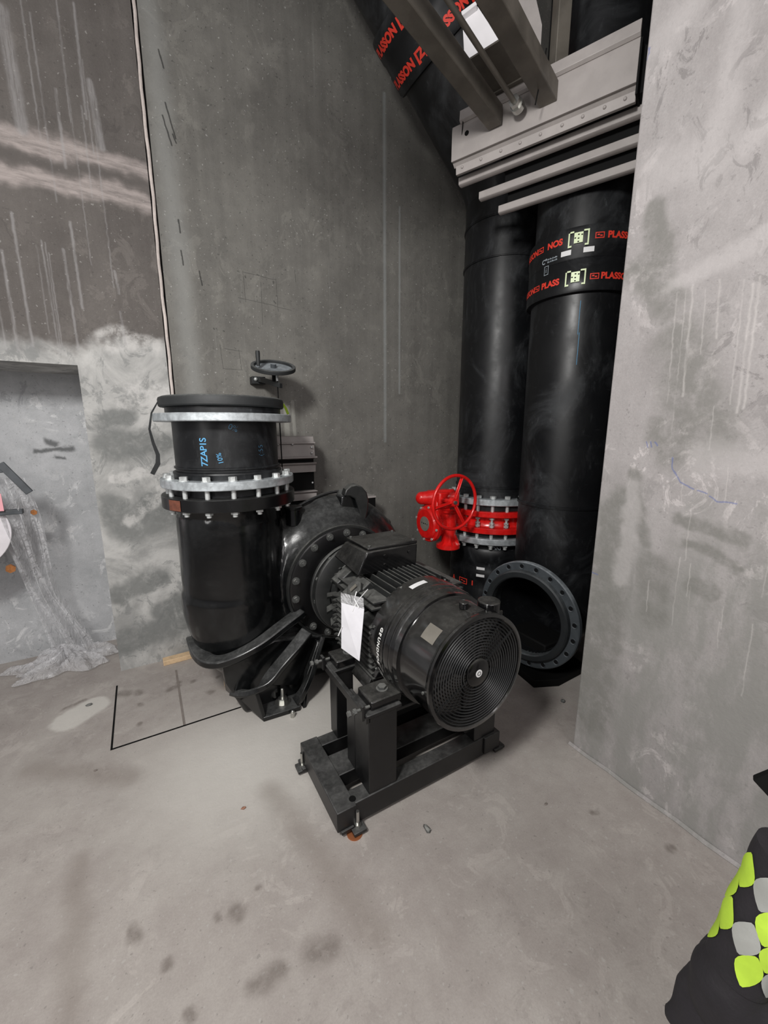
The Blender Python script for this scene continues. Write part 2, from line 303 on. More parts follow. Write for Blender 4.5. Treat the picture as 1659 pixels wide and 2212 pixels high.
# ------------------------------------------------------------------ mesh helpers
WM = {}
def basis(d):
    d = V(d).normalized(); a = V((0, 0, 1)) if abs(d.z) < .9 else V((1, 0, 0))
    u = a.cross(d).normalized(); return u, d.cross(u), d
class G:
    def __init__(s): s.v = []; s.f = []
    def add(s, vs, fs):
        o = len(s.v); s.v += [V(p) for p in vs]; s.f += [tuple(i+o for i in f) for f in fs]; return s
    def box(s, a, b):
        x0, y0, z0 = a; x1, y1, z1 = b
        return s.add([(x0, y0, z0), (x1, y0, z0), (x1, y1, z0), (x0, y1, z0), (x0, y0, z1), (x1, y0, z1), (x1, y1, z1), (x0, y1, z1)],
                     [(0, 3, 2, 1), (4, 5, 6, 7), (0, 1, 5, 4), (1, 2, 6, 5), (2, 3, 7, 6), (3, 0, 4, 7)])
    def obox(s, c, ax, ay, az):
        c, ax, ay, az = V(c), V(ax), V(ay), V(az)
        P = [c+i*ax+j*ay+k*az for k in (-1, 1) for i, j in ((-1, -1), (1, -1), (1, 1), (-1, 1))]
        return s.add(P, [(0, 3, 2, 1), (4, 5, 6, 7), (0, 1, 5, 4), (1, 2, 6, 5), (2, 3, 7, 6), (3, 0, 4, 7)])
    def prism(s, poly, ext):
        n = len(poly); e = V(ext); P = [V(p) for p in poly]
        return s.add(P+[p+e for p in P], [tuple(range(n-1, -1, -1)), tuple(range(n, 2*n))]+[(i, (i+1) % n, n+(i+1) % n, n+i) for i in range(n)])
    def lathe(s, prof, org=(0, 0, 0), d=(0, 0, 1), seg=48, a0=0., a1=2*PI, closed=False):
        u, v, w_ = basis(d); org = V(org); full = abs(a1-a0-2*PI) < 1e-6; ns = seg if full else seg+1
        P = []
        for i in range(ns):
            a = a0+(a1-a0)*i/seg; c_ = math.cos(a)*u+math.sin(a)*v
            for (r, h) in prof: P.append(org+c_*r+w_*h)
        m_ = len(prof); F = []
        for i in range(seg):
            j = (i+1) % ns if full else i+1
            for q in range(m_ if closed else m_-1):
                q2 = (q+1) % m_; F.append((i*m_+q, j*m_+q, j*m_+q2, i*m_+q2))
        if not closed and full:
            if prof[0][0] > 1e-6: F.append(tuple(i*m_ for i in range(ns-1, -1, -1)))
            if prof[-1][0] > 1e-6: F.append(tuple(i*m_+m_-1 for i in range(ns)))
        return s.add(P, F)
    def ring(s, org, d, ri, ro, h, seg=48): return s.lathe([(ri, 0), (ro, 0), (ro, h), (ri, h)], org, d, seg, closed=True)
    def cyl(s, p0, p1, r0, r1=None, seg=20):
        p0, p1 = V(p0), V(p1); r1 = r0 if r1 is None else r1; return s.lathe([(r0, 0), (r1, (p1-p0).length)], p0, p1-p0, seg)
    def tube(s, path, rad, seg=16, cap=True, closed=False, prof=None, upv=None):
        P = [V(p) for p in path]; n = len(P); rad = rad if isinstance(rad, (list, tuple)) else [rad]*n
        T = []
        for i in range(n):
            a = P[(i-1) % n] if (closed or i) else P[0]; b = P[(i+1) % n] if (closed or i < n-1) else P[-1]
            T.append((b-a).normalized())
        u = basis(T[0])[0] if upv is None else V(upv); vs = []
        for i in range(n):
            u = (V(upv) if upv is not None else u); u = (u-T[i]*u.dot(T[i])).normalized(); v = T[i].cross(u)
            if prof: vs += [P[i]+u*(a*rad[i])+v*(b*rad[i]) for a, b in prof]
            else: vs += [P[i]+(u*math.cos(2*PI*k/seg)+v*math.sin(2*PI*k/seg))*rad[i] for k in range(seg)]
        m_ = len(prof) if prof else seg; F = []
        for i in range(n if closed else n-1):
            j = (i+1) % n
            for k in range(m_): F.append((i*m_+k, i*m_+(k+1) % m_, j*m_+(k+1) % m_, j*m_+k))
        if cap and not closed: F += [tuple(range(m_-1, -1, -1)), tuple((n-1)*m_+k for k in range(m_))]
        return s.add(vs, F)
    def sphere(s, c, r, seg=20, rings=12, sc_=(1, 1, 1)):
        n0 = len(s.v); s.lathe([(max(1e-5, r*math.sin(PI*i/rings)), -r*math.cos(PI*i/rings)) for i in range(rings+1)], (0, 0, 0), (0, 0, 1), seg)
        for q in range(n0, len(s.v)): p = s.v[q]; s.v[q] = V((p.x*sc_[0], p.y*sc_[1], p.z*sc_[2]))+V(c)
        return s
    def hexa(s, p, d, r, h, a=0.):
        u, v, w_ = basis(d); p = V(p)
        return s.prism([p+(u*math.cos(a+PI/3*k)+v*math.sin(a+PI/3*k))*r for k in range(6)], w_*h)
    def mesh(s, name, mat, smooth=True):
        me = bpy.data.meshes.new(name); me.from_pydata(s.v, [], s.f); me.materials.append(M[mat] if isinstance(mat, str) else mat)
        bm = bmesh.new(); bm.from_mesh(me); bmesh.ops.recalc_face_normals(bm, faces=bm.faces); bm.to_mesh(me); bm.free()
        if smooth:
            me.shade_smooth(); me.set_sharp_from_angle(angle=R(36))
        return me
def link(name, me, parent=None, mw=None):
    o = bpy.data.objects.new(name, me); sc.collection.objects.link(o); mw = mw or Matrix(); o.matrix_basis = mw; WM[o] = mw
    if parent is not None: o.parent = parent; o.matrix_parent_inverse = WM[parent].inverted()
    return o
def part(name, g, mat, parent, bev=0., label=None, stuff=False, smooth=True, seg=2):
    o = link(name, g.mesh(name, mat, smooth) if isinstance(g, G) else g, parent)
    if bev:
        b = o.modifiers.new('bevel', 'BEVEL'); b.width = bev; b.segments = seg; b.limit_method = 'ANGLE'; b.angle_limit = R(40); b.harden_normals = False
    if label: o['label'] = label
    if stuff: o['kind'] = 'stuff'
    return o
def thing(name, label, cat, loc=(0, 0, 0), group=None):
    o = link(name, None, None, Matrix.Translation(loc)); o['label'] = label; o['category'] = cat
    if group: o['group'] = group
    return o
def solo(name, g, mat, label, cat, bev=0., group=None, smooth=True):
    o = part(name, g, mat, None, bev, smooth=smooth); o['label'] = label; o['category'] = cat
    if group: o['group'] = group
    return o
def struct(name, g, mat, parent=None, smooth=False, bev=0.):
    o = part(name, g, mat, parent, bev, smooth=smooth)
    if parent is None: o['kind'] = 'structure'
    return o
def dup_part(src, parent, mw):
    o = src.copy(); sc.collection.objects.link(o); o.parent = parent; o.matrix_basis = mw; WM[o] = mw
    o.matrix_parent_inverse = WM[parent].inverted(); return o
def text_verts(txt, size, bold=0.0, spacing=1.0):
    cu = bpy.data.curves.new('t', 'FONT'); cu.body = txt; cu.size = size; cu.align_x = 'CENTER'; cu.align_y = 'CENTER'; cu.offset = bold; cu.space_character = spacing
    o = bpy.data.objects.new('t', cu); sc.collection.objects.link(o)
    me = o.to_mesh(depsgraph=bpy.context.evaluated_depsgraph_get(), preserve_all_data_layers=False)
    vs = [v.co.copy() for v in me.vertices]; fs = [tuple(p.vertices) for p in me.polygons]
    o.to_mesh_clear(); bpy.data.objects.remove(o); return vs, fs
def text_flat(name, txt, size, org, ux, uy, mat, parent, bold=0., spacing=1., off=.0012):
    ux, uy = V(ux).normalized(), V(uy).normalized(); nn = ux.cross(uy); vs, fs = text_verts(txt, size, bold, spacing)
    g = G(); g.v = [V(org)+ux*p.x+uy*p.y+nn*off for p in vs]; g.f = fs; return part(name, g, mat, parent, smooth=False)
def text_cyl(name, txt, size, cx, cy, r, ang, z, mat, parent, rot=0., bold=0., spacing=1., off=.002):
    """lettering wrapped round a vertical pipe; ang in degrees, reads left to right seen from outside"""
    vs, fs = text_verts(txt, size, bold, spacing); g = G(); c_, s_ = math.cos(rot), math.sin(rot)
    for p in vs:
        x, y = p.x*c_-p.y*s_, p.x*s_+p.y*c_; a = R(ang)+x/r
        g.v.append(V((cx+(r+off)*math.cos(a), cy+(r+off)*math.sin(a), z+y)))
    g.f = fs; return part(name, g, mat, parent, smooth=False)
def patch_cyl(g, cx, cy, r, a0, a1, z0, z1, off=.002, n_=6):
    P = []
    for i in range(n_+1):
        a = R(a0+(a1-a0)*i/n_)
        for z in (z0, z1): P.append((cx+(r+off)*math.cos(a), cy+(r+off)*math.sin(a), z))
    return g.add(P, [(2*i, 2*i+2, 2*i+3, 2*i+1) for i in range(n_)])
def logo_box(g, cx, cy, r, a, z, w_, h_, t=.0055):
    da = math.degrees(w_/2/r); dt = math.degrees(t/r)
    patch_cyl(g, cx, cy, r, a-da, a+da, z+h_/2-t, z+h_/2); patch_cyl(g, cx, cy, r, a-da, a+da, z-h_/2, z-h_/2+t)
    patch_cyl(g, cx, cy, r, a-da, a-da+dt, z-h_/2, z+h_/2, n_=1); patch_cyl(g, cx, cy, r, a+da-dt, a+da, z-h_/2, z+h_/2, n_=1)
    patch_cyl(g, cx, cy, r, a-da*.55, a-da*.05, z-.001, z+.006); patch_cyl(g, cx, cy, r, a+da*.05, a+da*.55, z-.006, z+.001)
    return g
def bolt_ring(parent, name, proto_parts, cx, cy, z, r, n_, ph, axis=None, center=None, label=None):
    pass

# ------------------------------------------------------------------ room
YW = 3.036
fl = G().box((-4, -3.2, -.2), (4.2, 4.2, 0)); struct('floor', fl, 'fl')
struct('wall_left', G().box((-.27, YW, 0), (.194, 3.9, 6.)).box((-4, YW, 1.962), (-.27, 3.9, 6.)), 'wl')
struct('wall_recess', G().box((-4, 3.56, 0), (-.27, 3.9, 1.962)), 'rec')
struct('wall_middle', G().box((.225, YW, 0), (4.2, 3.9, 6.)), 'wm')
struct('wall_right', G().box((1.765, -3.2, 0), (4.2, 1.075, 6.)), 'wr', bev=.006)
struct('wall_back', G().box((3.9, 1.07, 0), (4.2, YW, 6.)), 'wm')
# expansion joint: recessed strip with a raised bead of filler
struct('trim_1', G().box((.18, YW+.03, 0), (.24, 3.9, 6.)), 'dark')
pth = [(.208+.0015*math.sin(i*1.7)+.0025*math.sin(i*.41), YW+.006, i*.06) for i in range(100)]
struct('trim_2', G().tube(pth, .0095, 8), 'joint', smooth=True)
# skirting lip at the right wall
lip = G()
pts = [(1.765, 1.09-.1*i, 0) for i in range(0, 42)]
lp = [(p[0]-.006-.004*math.sin(i*2.3), p[1], .004) for i, p in enumerate(pts)]
struct('trim_3', G().tube(lp, .011, 8), 'wr', smooth=True)
# floor cover plates with saw-cut joints (flush, thin grooves)
hatch = thing('floor_cover', 'flush concrete floor cover with a dark sawn joint, beside the pump foot', 'floor cover', (-.1, 2.5, 0))
hx0, hx1, hx2, hy0, hy1 = -.285, .05, .50, 2.25, 2.86
M['cover'] = simple('cover_concrete', (150, 143, 138), .75, var=.1, vs=5., bump=.2, bs=50)
part('joint_line', G().box((hx0-.006, hy0-.006, .0002), (hx2, hy0+.004, .0016)).box((hx0-.006, hy0, .0002), (hx0+.003, hy1, .0016)), 'dark', hatch)
part('seam', G().box((hx1-.006, hy0+.005, .0002), (hx1+.006, hy1, .0014)), simple('seam_concrete', (126, 118, 112), .8, var=.1), hatch)

# ------------------------------------------------------------------ bolts
def bolt_mesh(head_r, head_h, shank_r, shank_len, mat='galv_bolt', nut=True):
    """head at the top (z>0), shank going down, nut at the bottom"""
    g = G().hexa((0, 0, 0), (0, 0, 1), head_r, head_h); g.cyl((0, 0, -shank_len), (0, 0, 0), shank_r, seg=12)
    g.cyl((0, 0, -.004), (0, 0, 0), head_r*1.25, seg=16)
    return g
def place_z(parent, src_name, g, mat, cx, cy, z, r, n_, ph, d=(0, 0, 1), rad=None):
    me = g.mesh(src_name, mat)
    for i in range(n_):
        a = R(ph)+2*PI*i/n_
        link(src_name, me, parent, Matrix.Translation((cx+r*math.cos(a), cy+r*math.sin(a), z)) @ Matrix.Rotation(a, 4, 'Z'))
def place_y(parent, src_name, g, mat, cx, y, cz, r, n_, ph, skip=()):
    me = g.mesh(src_name, mat); rot = Matrix.Rotation(PI/2, 4, 'X')   # local z -> -Y
    for i in range(n_):
        if i in skip: continue
        a = R(ph)+2*PI*i/n_
        link(src_name, me, parent, Matrix.Translation((cx+r*math.cos(a), y, cz+r*math.sin(a))) @ Matrix.Rotation(a, 4, 'Y') @ rot)

# ------------------------------------------------------------------ pump
AX, AZ = 1.0, .67; PY = 2.45
pump = thing('pump', 'large black cast iron spiral-case pump beside the concrete wall', 'pump', (.75, 2.45, 0))
def volute():
    g = G()
    # spiral tube
    path = []; rad = []
    N = 60
    for i in range(N+1):
        t = i/N; a = R(100-280*t)          # from the top clockwise over right, bottom to the left
        kp = ((0, .50), (.28, .56), (.60, .64), (.68, .67), (.818, .80), (.859, .862), (.895, .90), (1.01, .895))
        for (ta, oa), (tb_, ob) in zip(kp, kp[1:]):
            if ta <= t <= tb_: outer = oa+(ob-oa)*(t-ta)/(tb_-ta)
        r = .13+.165*t**1.1
        c_ = outer-r
        path.append((AX+c_*math.cos(a), PY, AZ+c_*math.sin(a))); rad.append(r)
    g.tube(path, rad, 32)
    g.cyl((.405, PY, .60), (.405, PY, 1.16), .287, .283, seg=48)
    g.lathe([(.12, -.01), (.352, -.01), (.356, .03), (.375, .055), (.43, .10), (.47, .16), (.48, .25), (.46, .36), (.40, .44), (.3, .48)], (AX, 2.2, AZ), (0, 1, 0), 64)
    # web between discharge and spiral top
    g.prism([(.50, PY-.06, 1.05), (.8, PY-.06, 1.02), (.95, PY-.06, 1.05), (.9, PY-.06, .7), (.4, PY-.06, .6)], (0, .12, 0))
    me = g.mesh('volute_casing', 'black_cast')
    o = link('volute_casing', me, pump)
    rm = o.modifiers.new('remesh', 'REMESH'); rm.mode = 'VOXEL'; rm.voxel_size = .0125; rm.use_smooth_shade = True
    s = o.modifiers.new('smooth', 'SMOOTH'); s.factor = .6; s.iterations = 14
    return o
volute()
# neck fitting under the discharge flange and black discharge flange
fz = 1.19
part('discharge_flange', G().lathe([(.24, 0), (.353, 0), (.356, .004), (.356, .062), (.353, .066), (.24, .066)], (.42, PY, fz), (0, 0, 1), 72, closed=True), 'black_flange', pump)
patch = G(); patch_cyl(patch, .42, PY, .356, -156, -142, fz+.006, fz+.060)
part('rust_mark', patch, 'rust', pump, label='bare rusty patch on the flange edge')
part('discharge_neck', G().lathe([(.283, 0), (.285, .07), (.30, .10)], (.413, PY, 1.10), (0, 0, 1), 64), 'black_cast', pump)
# cover plate, seal ring
part('cover_plate', G().lathe([(.0, 0), (.338, 0), (.346, -.004), (.349, -.010), (.349, -.030), (.0, -.030)], (AX, 2.17, AZ), (0, -1, 0), 80), 'black_flange', pump)
part('plate_rim', G().lathe([(.349, 0), (.362, .0), (.364, .016), (.349, .016)], (AX, 2.178, AZ), (0, 1, 0), 80, closed=True), 'fin', pump)
cb = G().hexa((0, 0, 0), (0, 0, 1), .0175, .016).cyl((0, 0, .01), (0, 0, .028), .009, seg=10).cyl((0, 0, -.002), (0, 0, .002), .023, seg=14)
place_y(pump, 'cover_bolt', cb, 'dull_bolt', AX, 2.169, AZ, .318, 18, 7)
# bearing housing towards the motor
part('bearing_housing', G().lathe([(.23, 0), (.235, .05), (.20, .07), (.18, .16)], (AX+.01, 2.17, AZ+.005), (0, -1, 0), 64), 'black_flange', pump)
part('lantern_flange', G().lathe([(.15, 0), (.272, 0), (.276, .004), (.276, .02), (.272, .024), (.15, .024)], (AX+.015, 2.085, AZ+.007), (0, -1, 0), 72, closed=True), 'fin', pump)
lb = G().hexa((0, 0, 0), (0, 0, 1), .014, .013).cyl((0, 0, .01), (0, 0, .017), .006, seg=10)
place_y(pump, 'lantern_bolt', lb, 'dull_bolt', AX+.015, 2.061, AZ+.007, .252, 12, 8)
# rear suction elbow behind the volute
path = [(AX, 2.60, AZ)]+[(AX+.34*(1-math.cos(a)), 2.60+.16*math.sin(a), AZ+.02*math.sin(a)) for a in [PI/2*i/8 for i in range(1, 9)]]+[(1.52, 2.76, AZ)]
part('suction_elbow', G().tube(path, [.22]*10, 32), 'black_cast', pump)
part('suction_cap', G().sphere((1.54, 2.60, .90), .045, sc_=(1, 1, .9)).cyl((1.50, 2.60, .80), (1.54, 2.60, .90), .05), 'fin', pump)
part('suction_flange', G().lathe([(.1, 0), (.27, 0), (.27, .03), (.1, .03)], (1.5, 2.76, AZ), (1, 0, 0), 48, closed=True), 'black_flange', pump)
# lifting lug on top
lug = [(x, 2.29, z) for x, z in ((1.06, 1.19), (1.075, 1.23), (1.11, 1.252), (1.15, 1.256), (1.19, 1.238), (1.222, 1.20), (1.235, 1.15), (1.228, 1.08), (1.20, .98), (1.178, .97), (1.168, 1.08), (1.14, 1.165), (1.10, 1.185))]
part('lifting_lug', G().prism(lug, (.02, .09, 0)), 'fin', pump, .008)
part('lug_web', G().prism([(1.06, 2.33, 1.18), (1.12, 2.33, 1.20), (1.19, 2.33, 1.15), (1.18, 2.33, 1.0), (1.05, 2.33, 1.0)], (0, .1, 0)), 'black_cast', pump, .01)
part('top_seam', G().tube([(.80+.36*t, 2.43, 1.125+.075*math.sin(t*2.0)) for t in [i/12 for i in range(13)]], .010, 8), 'black_cast', pump)
part('vent_plug', G().hexa((1.10, 2.42, 1.19), (0, 0, 1), .022, .022).cyl((1.10, 2.42, 1.17), (1.10, 2.42, 1.195), .03), 'dull_bolt', pump)
part('drain_boss', G().cyl((.755, 2.36, 1.03), (.755, 2.36, 1.135), .05, .045).cyl((.755, 2.36, 1.125), (.755, 2.36, 1.145), .055), 'black_cast', pump, .004)
# ribs and feet
rp = [(-.5, -.5), (.5, -.5), (.5, .5), (-.5, .5)]
def flatbar(pts, w_, t, upv):
    g = G(); P = [V(p) for p in pts]
    # smooth the polyline
    Q = []
    for i in range(len(P)-1):
        p0 = P[max(0, i-1)]; p1 = P[i]; p2 = P[i+1]; p3 = P[min(len(P)-1, i+2)]
        for k in range(6):
            t_ = k/6; Q.append(.5*((2*p1)+(p2-p0)*t_+(2*p0-5*p1+4*p2-p3)*t_*t_+(3*p1-p0-3*p2+p3)*t_**3))
    Q.append(P[-1])
    g.tube(Q, 1., prof=[(a*t, b*w_) for a, b in rp], upv=upv); return g
part('foot_rib', flatbar([(.72, 2.17, .55), (.60, 2.15, .50), (.44, 2.13, .430), (.30, 2.15, .38), (.21, 2.21, .36), (.165, 2.33, .365), (.155, 2.5, .38)], .085, .04, (0, 0, 1)), 'black_cast', pump, .008)
part('foot_rib', flatbar([(.735, 2.14, .43), (.65, 2.11, .37), (.54, 2.09, .285), (.44, 2.08, .205), (.36, 2.13, .155), (.32, 2.22, .12)], .075, .035, (.5, 0, .8)), 'black_cast', pump, .007)
part('foot_rib', flatbar([(.83, 2.14, .37), (.78, 2.11, .28), (.72, 2.08, .17), (.66, 2.07, .085), (.63, 2.08, .04)], .06, .03, (.8, 0, .4)), 'black_cast', pump, .007)
part('foot_web', G().prism([(.434, 2.055, 0), (.40, 2.07, .19), (.30, 2.2, .16), (.27, 2.4, .30), (.30, 2.46, .0)], (.022, .008, 0)), 'black_cast', pump, .004)
part('foot_web', G().prism([(.66, 2.05, .0), (.70, 2.10, .14), (.80, 2.15, .34), (.80, 2.4, .3), (.66, 2.4, 0)], (.02, 0, 0)), 'black_cast', pump, .004)
part('foot_web', G().prism([(.55, 2.12, .28), (.71, 2.14, .40), (.78, 2.17, .30), (.66, 2.14, .10), (.48, 2.14, .16)], (0, .05, 0)), 'black_cast', pump, .004)
part('pedestal', G().prism([(.36, 2.17, .0), (.66, 2.17, 0), (.86, 2.17, .36), (.55, 2.17, .42), (.26, 2.17, .34), (.27, 2.17, .22)], (0, .26, 0)), 'black_cast', pump, .02)
part('foot_plate', G().prism([(.434, 2.055, 0), (.643, 2.042, 0), (.69, 2.42, 0), (.33, 2.44, 0)], (0, 0, .028)), 'black_cast', pump, .004)
part('foot_plate', G().box((1.30, 2.06, 0), (1.62, 2.42, .028)), 'black_cast', pump, .004)
part('foot_web', G().prism([(1.32, 2.08, .02), (1.60, 2.08, .02), (1.42, 2.2, .52), (1.25, 2.2, .45)], (0, .03, 0)), 'black_cast', pump, .004)
ab = G().cyl((0, 0, 0), (0, 0, .085), .012, seg=12).hexa((0, 0, .008), (0, 0, 1), .027, .024).cyl((0, 0, 0), (0, 0, .008), .045, seg=24).sphere((0, 0, .085), .010)
me_ab = ab.mesh('anchor_bolt', 'steel')
link('anchor_bolt', me_ab, pump, Matrix.Translation((.565, 2.13, .028)))
link('anchor_bolt', me_ab, pump, Matrix.Translation((.585, 2.02, -.045)) @ Matrix.Rotation(R(8), 4, 'X'))
link('anchor_bolt', me_ab, pump, Matrix.Translation((1.5, 2.12, .028)))

# ------------------------------------------------------------------ pipe spool on the pump
SX = .42
spool = thing('pipe_spool', 'short black plastic pipe with two galvanised rings standing on the pump outlet', 'pipe', (SX, PY, 1.256))
part('pipe', G().lathe([(.20, 0), (.272, 0), (.272, .44), (.20, .44)], (SX, PY, 1.262), (0, 0, 1), 72, closed=True), 'hdpe', spool)
part('stub_collar', G().lathe([(.2, 0), (.296, 0), (.296, .042), (.29, .05), (.285, .105), (.288, .112), (.285, .12), (.272, .125), (.2, .125)], (SX, PY, 1.258), (0, 0, 1), 72, closed=True), 'hdpe', spool)
part('weld_bead', G().lathe([(.268, -.008), (.280, -.004), (.280, .004), (.268, .008)], (SX, PY, 1.40), (0, 0, 1), 72, closed=True), 'hdpe', spool)
part('backing_ring', G().lathe([(.29, 0), (.351, 0), (.354, .004), (.354, .040), (.351, .044), (.29, .044)], (SX, PY, 1.300), (0, 0, 1), 72, closed=True), 'galv', spool)
part('backing_ring', G().lathe([(.275, 0), (.353, 0), (.356, .004), (.356, .036), (.353, .040), (.275, .040)], (SX, PY, 1.638), (0, 0, 1), 72, closed=True), 'galv', spool)
part('stub_end', G().lathe([(.2, 0), (.298, 0), (.298, .035), (.2, .035)], (SX, PY, 1.674), (0, 0, 1), 72, closed=True), 'hdpe', spool)
fb = G().hexa((0, 0, 0), (0, 0, 1), .0205, .020).cyl((0, 0, -.003), (0, 0, 0), .024, seg=16).cyl((0, 0, -.185), (0, 0, 0), .0125, seg=12).hexa((0, 0, -.172), (0, 0, 1), .0205, .018).cyl((0, 0, -.154), (0, 0, -.150), .024, seg=16)
place_z(spool, 'flange_bolt', fb, 'galv_bolt', SX, PY, 1.347, .320, 16, 15)
text_cyl('chalk_text', '7ZAP1S', .047, SX, PY, .272, -124, 1.487, 'blueprint', spool, rot=PI/2, bold=.0006, spacing=.9)
text_cyl('chalk_text', '10%', .034, SX, PY, .272, -108, 1.455, 'blueprint', spool, rot=PI/2+.2, bold=0.)
text_cyl('chalk_text', '0%', .04, SX, PY, .272, -93, 1.605, 'blueprint', spool, rot=-.4, bold=-.001)
text_cyl('chalk_text', '(:55', .04, SX, PY, .272, -63, 1.49, 'blueprint', spool, rot=PI/2, bold=-.0015)
cap = thing('rubber_cover', 'black rubber cover lying on the top end of the short pipe', 'cover', (SX, PY, 1.71))
part('cap_skirt', G().lathe([(.0, .056), (.305, .056), (.318, .050), (.322, .040), (.321, .010), (.316, .004), (.30, .002), (.0, .002)], (SX-.005, PY, 1.709), (0, 0, 1), 72), 'rubber', cap)
strap = G().tube([(.095, 2.43, 1.735), (.062, 2.42, 1.68), (.045, 2.42, 1.60), (.055, 2.42, 1.53), (.070, 2.42, 1.47), (.066, 2.42, 1.425), (.035, 2.42, 1.372)], [.003, .004, .005, .007, .009, .011, .010], prof=[(.35, -1), (.35, 1), (-.35, 1), (-.35, -1)])
solo('strap', strap, 'rubber', 'thin black strap hanging down left of the short pipe', 'strap')
tp = G().tube([(.742, 2.43, 1.745), (.755, 2.42, 1.72), (.765, 2.41, 1.686)], [.006, .007, .007], prof=[(.3, -1), (.3, 1), (-.3, 1), (-.3, -1)])
solo('cord', tp, simple('lime_cord', (170, 200, 60), .6), 'short lime green cord tucked under the rubber cover at its right edge', 'cord')

# ------------------------------------------------------------------ motor
MX, MZ = 1.03, .68
motor = thing('electric_motor', 'black finned electric motor with round fan cowl, in front of the pump', 'motor', (MX, 1.5, .49))
part('motor_body', G().lathe([(.0, 0), (.18, 0), (.205, .02), (.205, .46), (.0, .46)], (MX, 1.90, MZ), (0, -1, 0), 64), 'motor', motor)
part('motor_flange', G().lathe([(.1, 0), (.270, 0), (.275, .004), (.275, .020), (.270, .024), (.19, .03), (.18, .09), (.1, .09)], (MX-.005, 2.045, MZ), (0, -1, 0), 72, closed=True), 'fin', motor)
# cooling fins
def fin_side(sgn, i, n_):
    z = MZ-.20+.385*i/(n_-1); y0, y1 = 1.42, 1.885; R2 = .262
    inner = math.sqrt(max(.0, .2**2-(z-MZ)**2)) if abs(z-MZ) < .2 else .0
    outer = .262*(1-(abs(z-MZ)/.27)**4)**.25
    xa, xb = MX+sgn*(inner-.012), MX+sgn*outer; g = G()
    P = [(xa, y0, z), (xb, y0, z), (xb, y1-.10, z), (xb-sgn*.03, y1-.085, z), (xb-sgn*.004, y1-.045, z), (xb-sgn*.045, y1-.03, z), (xa, y1, z)]
    return g.prism(P, (0, 0, .007))
for sgn in (-1, 1):
    for i in range(15):
        if sgn == -1 and i in (11, 12): 
            continue
        part('cooling_fin', fin_side(sgn, i, 15), 'fin', motor, smooth=False)
def fin_top(i, n_):
    x = MX-.165+.33*i/(n_-1); inner = math.sqrt(max(0, .2**2-(x-MX)**2)); outer = min(.252, math.sqrt(.27**2-(x-MX)**2)+.005)
    za, zb = MZ+inner-.012, MZ+outer; g = G(); pts = []
    P = [(x, 1.42, za), (x, 1.42, zb), (x, 1.80, zb), (x, 1.84, zb-.03), (x, 1.88, zb-.03), (x, 1.9, za)]
    return g.prism(P, (.007, 0, 0))
for i in range(13): part('cooling_fin', fin_top(i, 13), 'fin', motor, smooth=False)
# end shield spikes towards the pump (left side)
for i, a in enumerate((150, 168, 186, 204, 222, 132)):
    c_, s_ = math.cos(R(a)), math.sin(R(a)); p = V((MX, 1.92, MZ))
    g = G().prism([p+V((c_*.15, .0, s_*.15)), p+V((c_*.275, -.04, s_*.275)), p+V((c_*.25, .02, s_*.25)), p+V((c_*.16, .06, s_*.16))], (-s_*.012, 0, c_*.012))
    part('shield_rib', g, 'fin', motor, smooth=False)
# side boss with square plug, and seat below the terminal box
part('side_boss', G().obox((MX-.20, 1.62, MZ+.155), (.05, 0, .035), (0, .055, 0), (-.03, 0, .04)), 'fin', motor, .006)
part('plug', G().hexa((MX-.232, 1.60, MZ+.185), (-.72, -.25, .65), .042, .03), 'fin', motor, .003)
part('plug_face', G().obox((MX-.2565, 1.592, MZ+.2065), (.013, -.005, .013), (.004, .014, 0), (-.0014, -.0005, .0013)), 'sticker', motor)
part('side_boss', G().obox((MX-.19, 1.80, MZ+.16), (.045, 0, .03), (0, .04, 0), (-.03, 0, .04)), 'fin', motor, .006)
part('lifting_eye', G().lathe([(.012, -.008), (.034, -.008), (.034, .008), (.012, .008)], (MX-.13, 1.74, MZ+.245), (1, 0, .2), 20, closed=True), 'fin', motor, .002)
# terminal box
tb = G()
y0, y1 = 1.62, 1.86
bx = [(.86, 1.035), (1.15, 1.035), (1.15, .925), (.815, .925)]
tbp = [(.862, y0, 1.035), (1.15, y0, 1.035), (1.145, y0, .92), (.812, y0, .925), (.862, y1, 1.03), (1.15, y1, 1.03), (1.145, y1, .935), (.795, y1, .96)]
tb.add(tbp, [(0, 1, 2, 3), (4, 7, 6, 5), (0, 4, 5, 1), (3, 2, 6, 7), (0, 3, 7, 4), (1, 5, 6, 2)])
part('terminal_box', tb, 'motor', motor, .007)
part('terminal_box_lid', G().prism([(.868, y0+.004, 1.034), (1.152, y0+.004, 1.034), (1.152, y1, 1.034), (.868, y1, 1.034)], (0, 0, .018)), 'motor', motor, .006)
part('terminal_box_base', G().box((.90, 1.64, .87), (1.12, 1.84, .94)), 'motor', motor, .008)
sb = G().cyl((0, 0, 0), (0, 0, .006), .009, seg=14); me_s = sb.mesh('box_screw', 'motor')
for (x, z) in ((.96, 1.0), (.96, .955), (1.10, 1.0)): link('box_screw', me_s, motor, Matrix.Translation((x, y0, z)) @ Matrix.Rotation(PI/2, 4, 'X'))
me_s2 = G().hexa((0, 0, 0), (0, 0, 1), .008, .006).mesh('lid_screw', 'dull_bolt')
for (x, y) in ((.885, 1.64), (1.135, 1.64), (.885, 1.84), (1.135, 1.84)): link('lid_screw', me_s2, motor, Matrix.Translation((x, y, 1.052)))
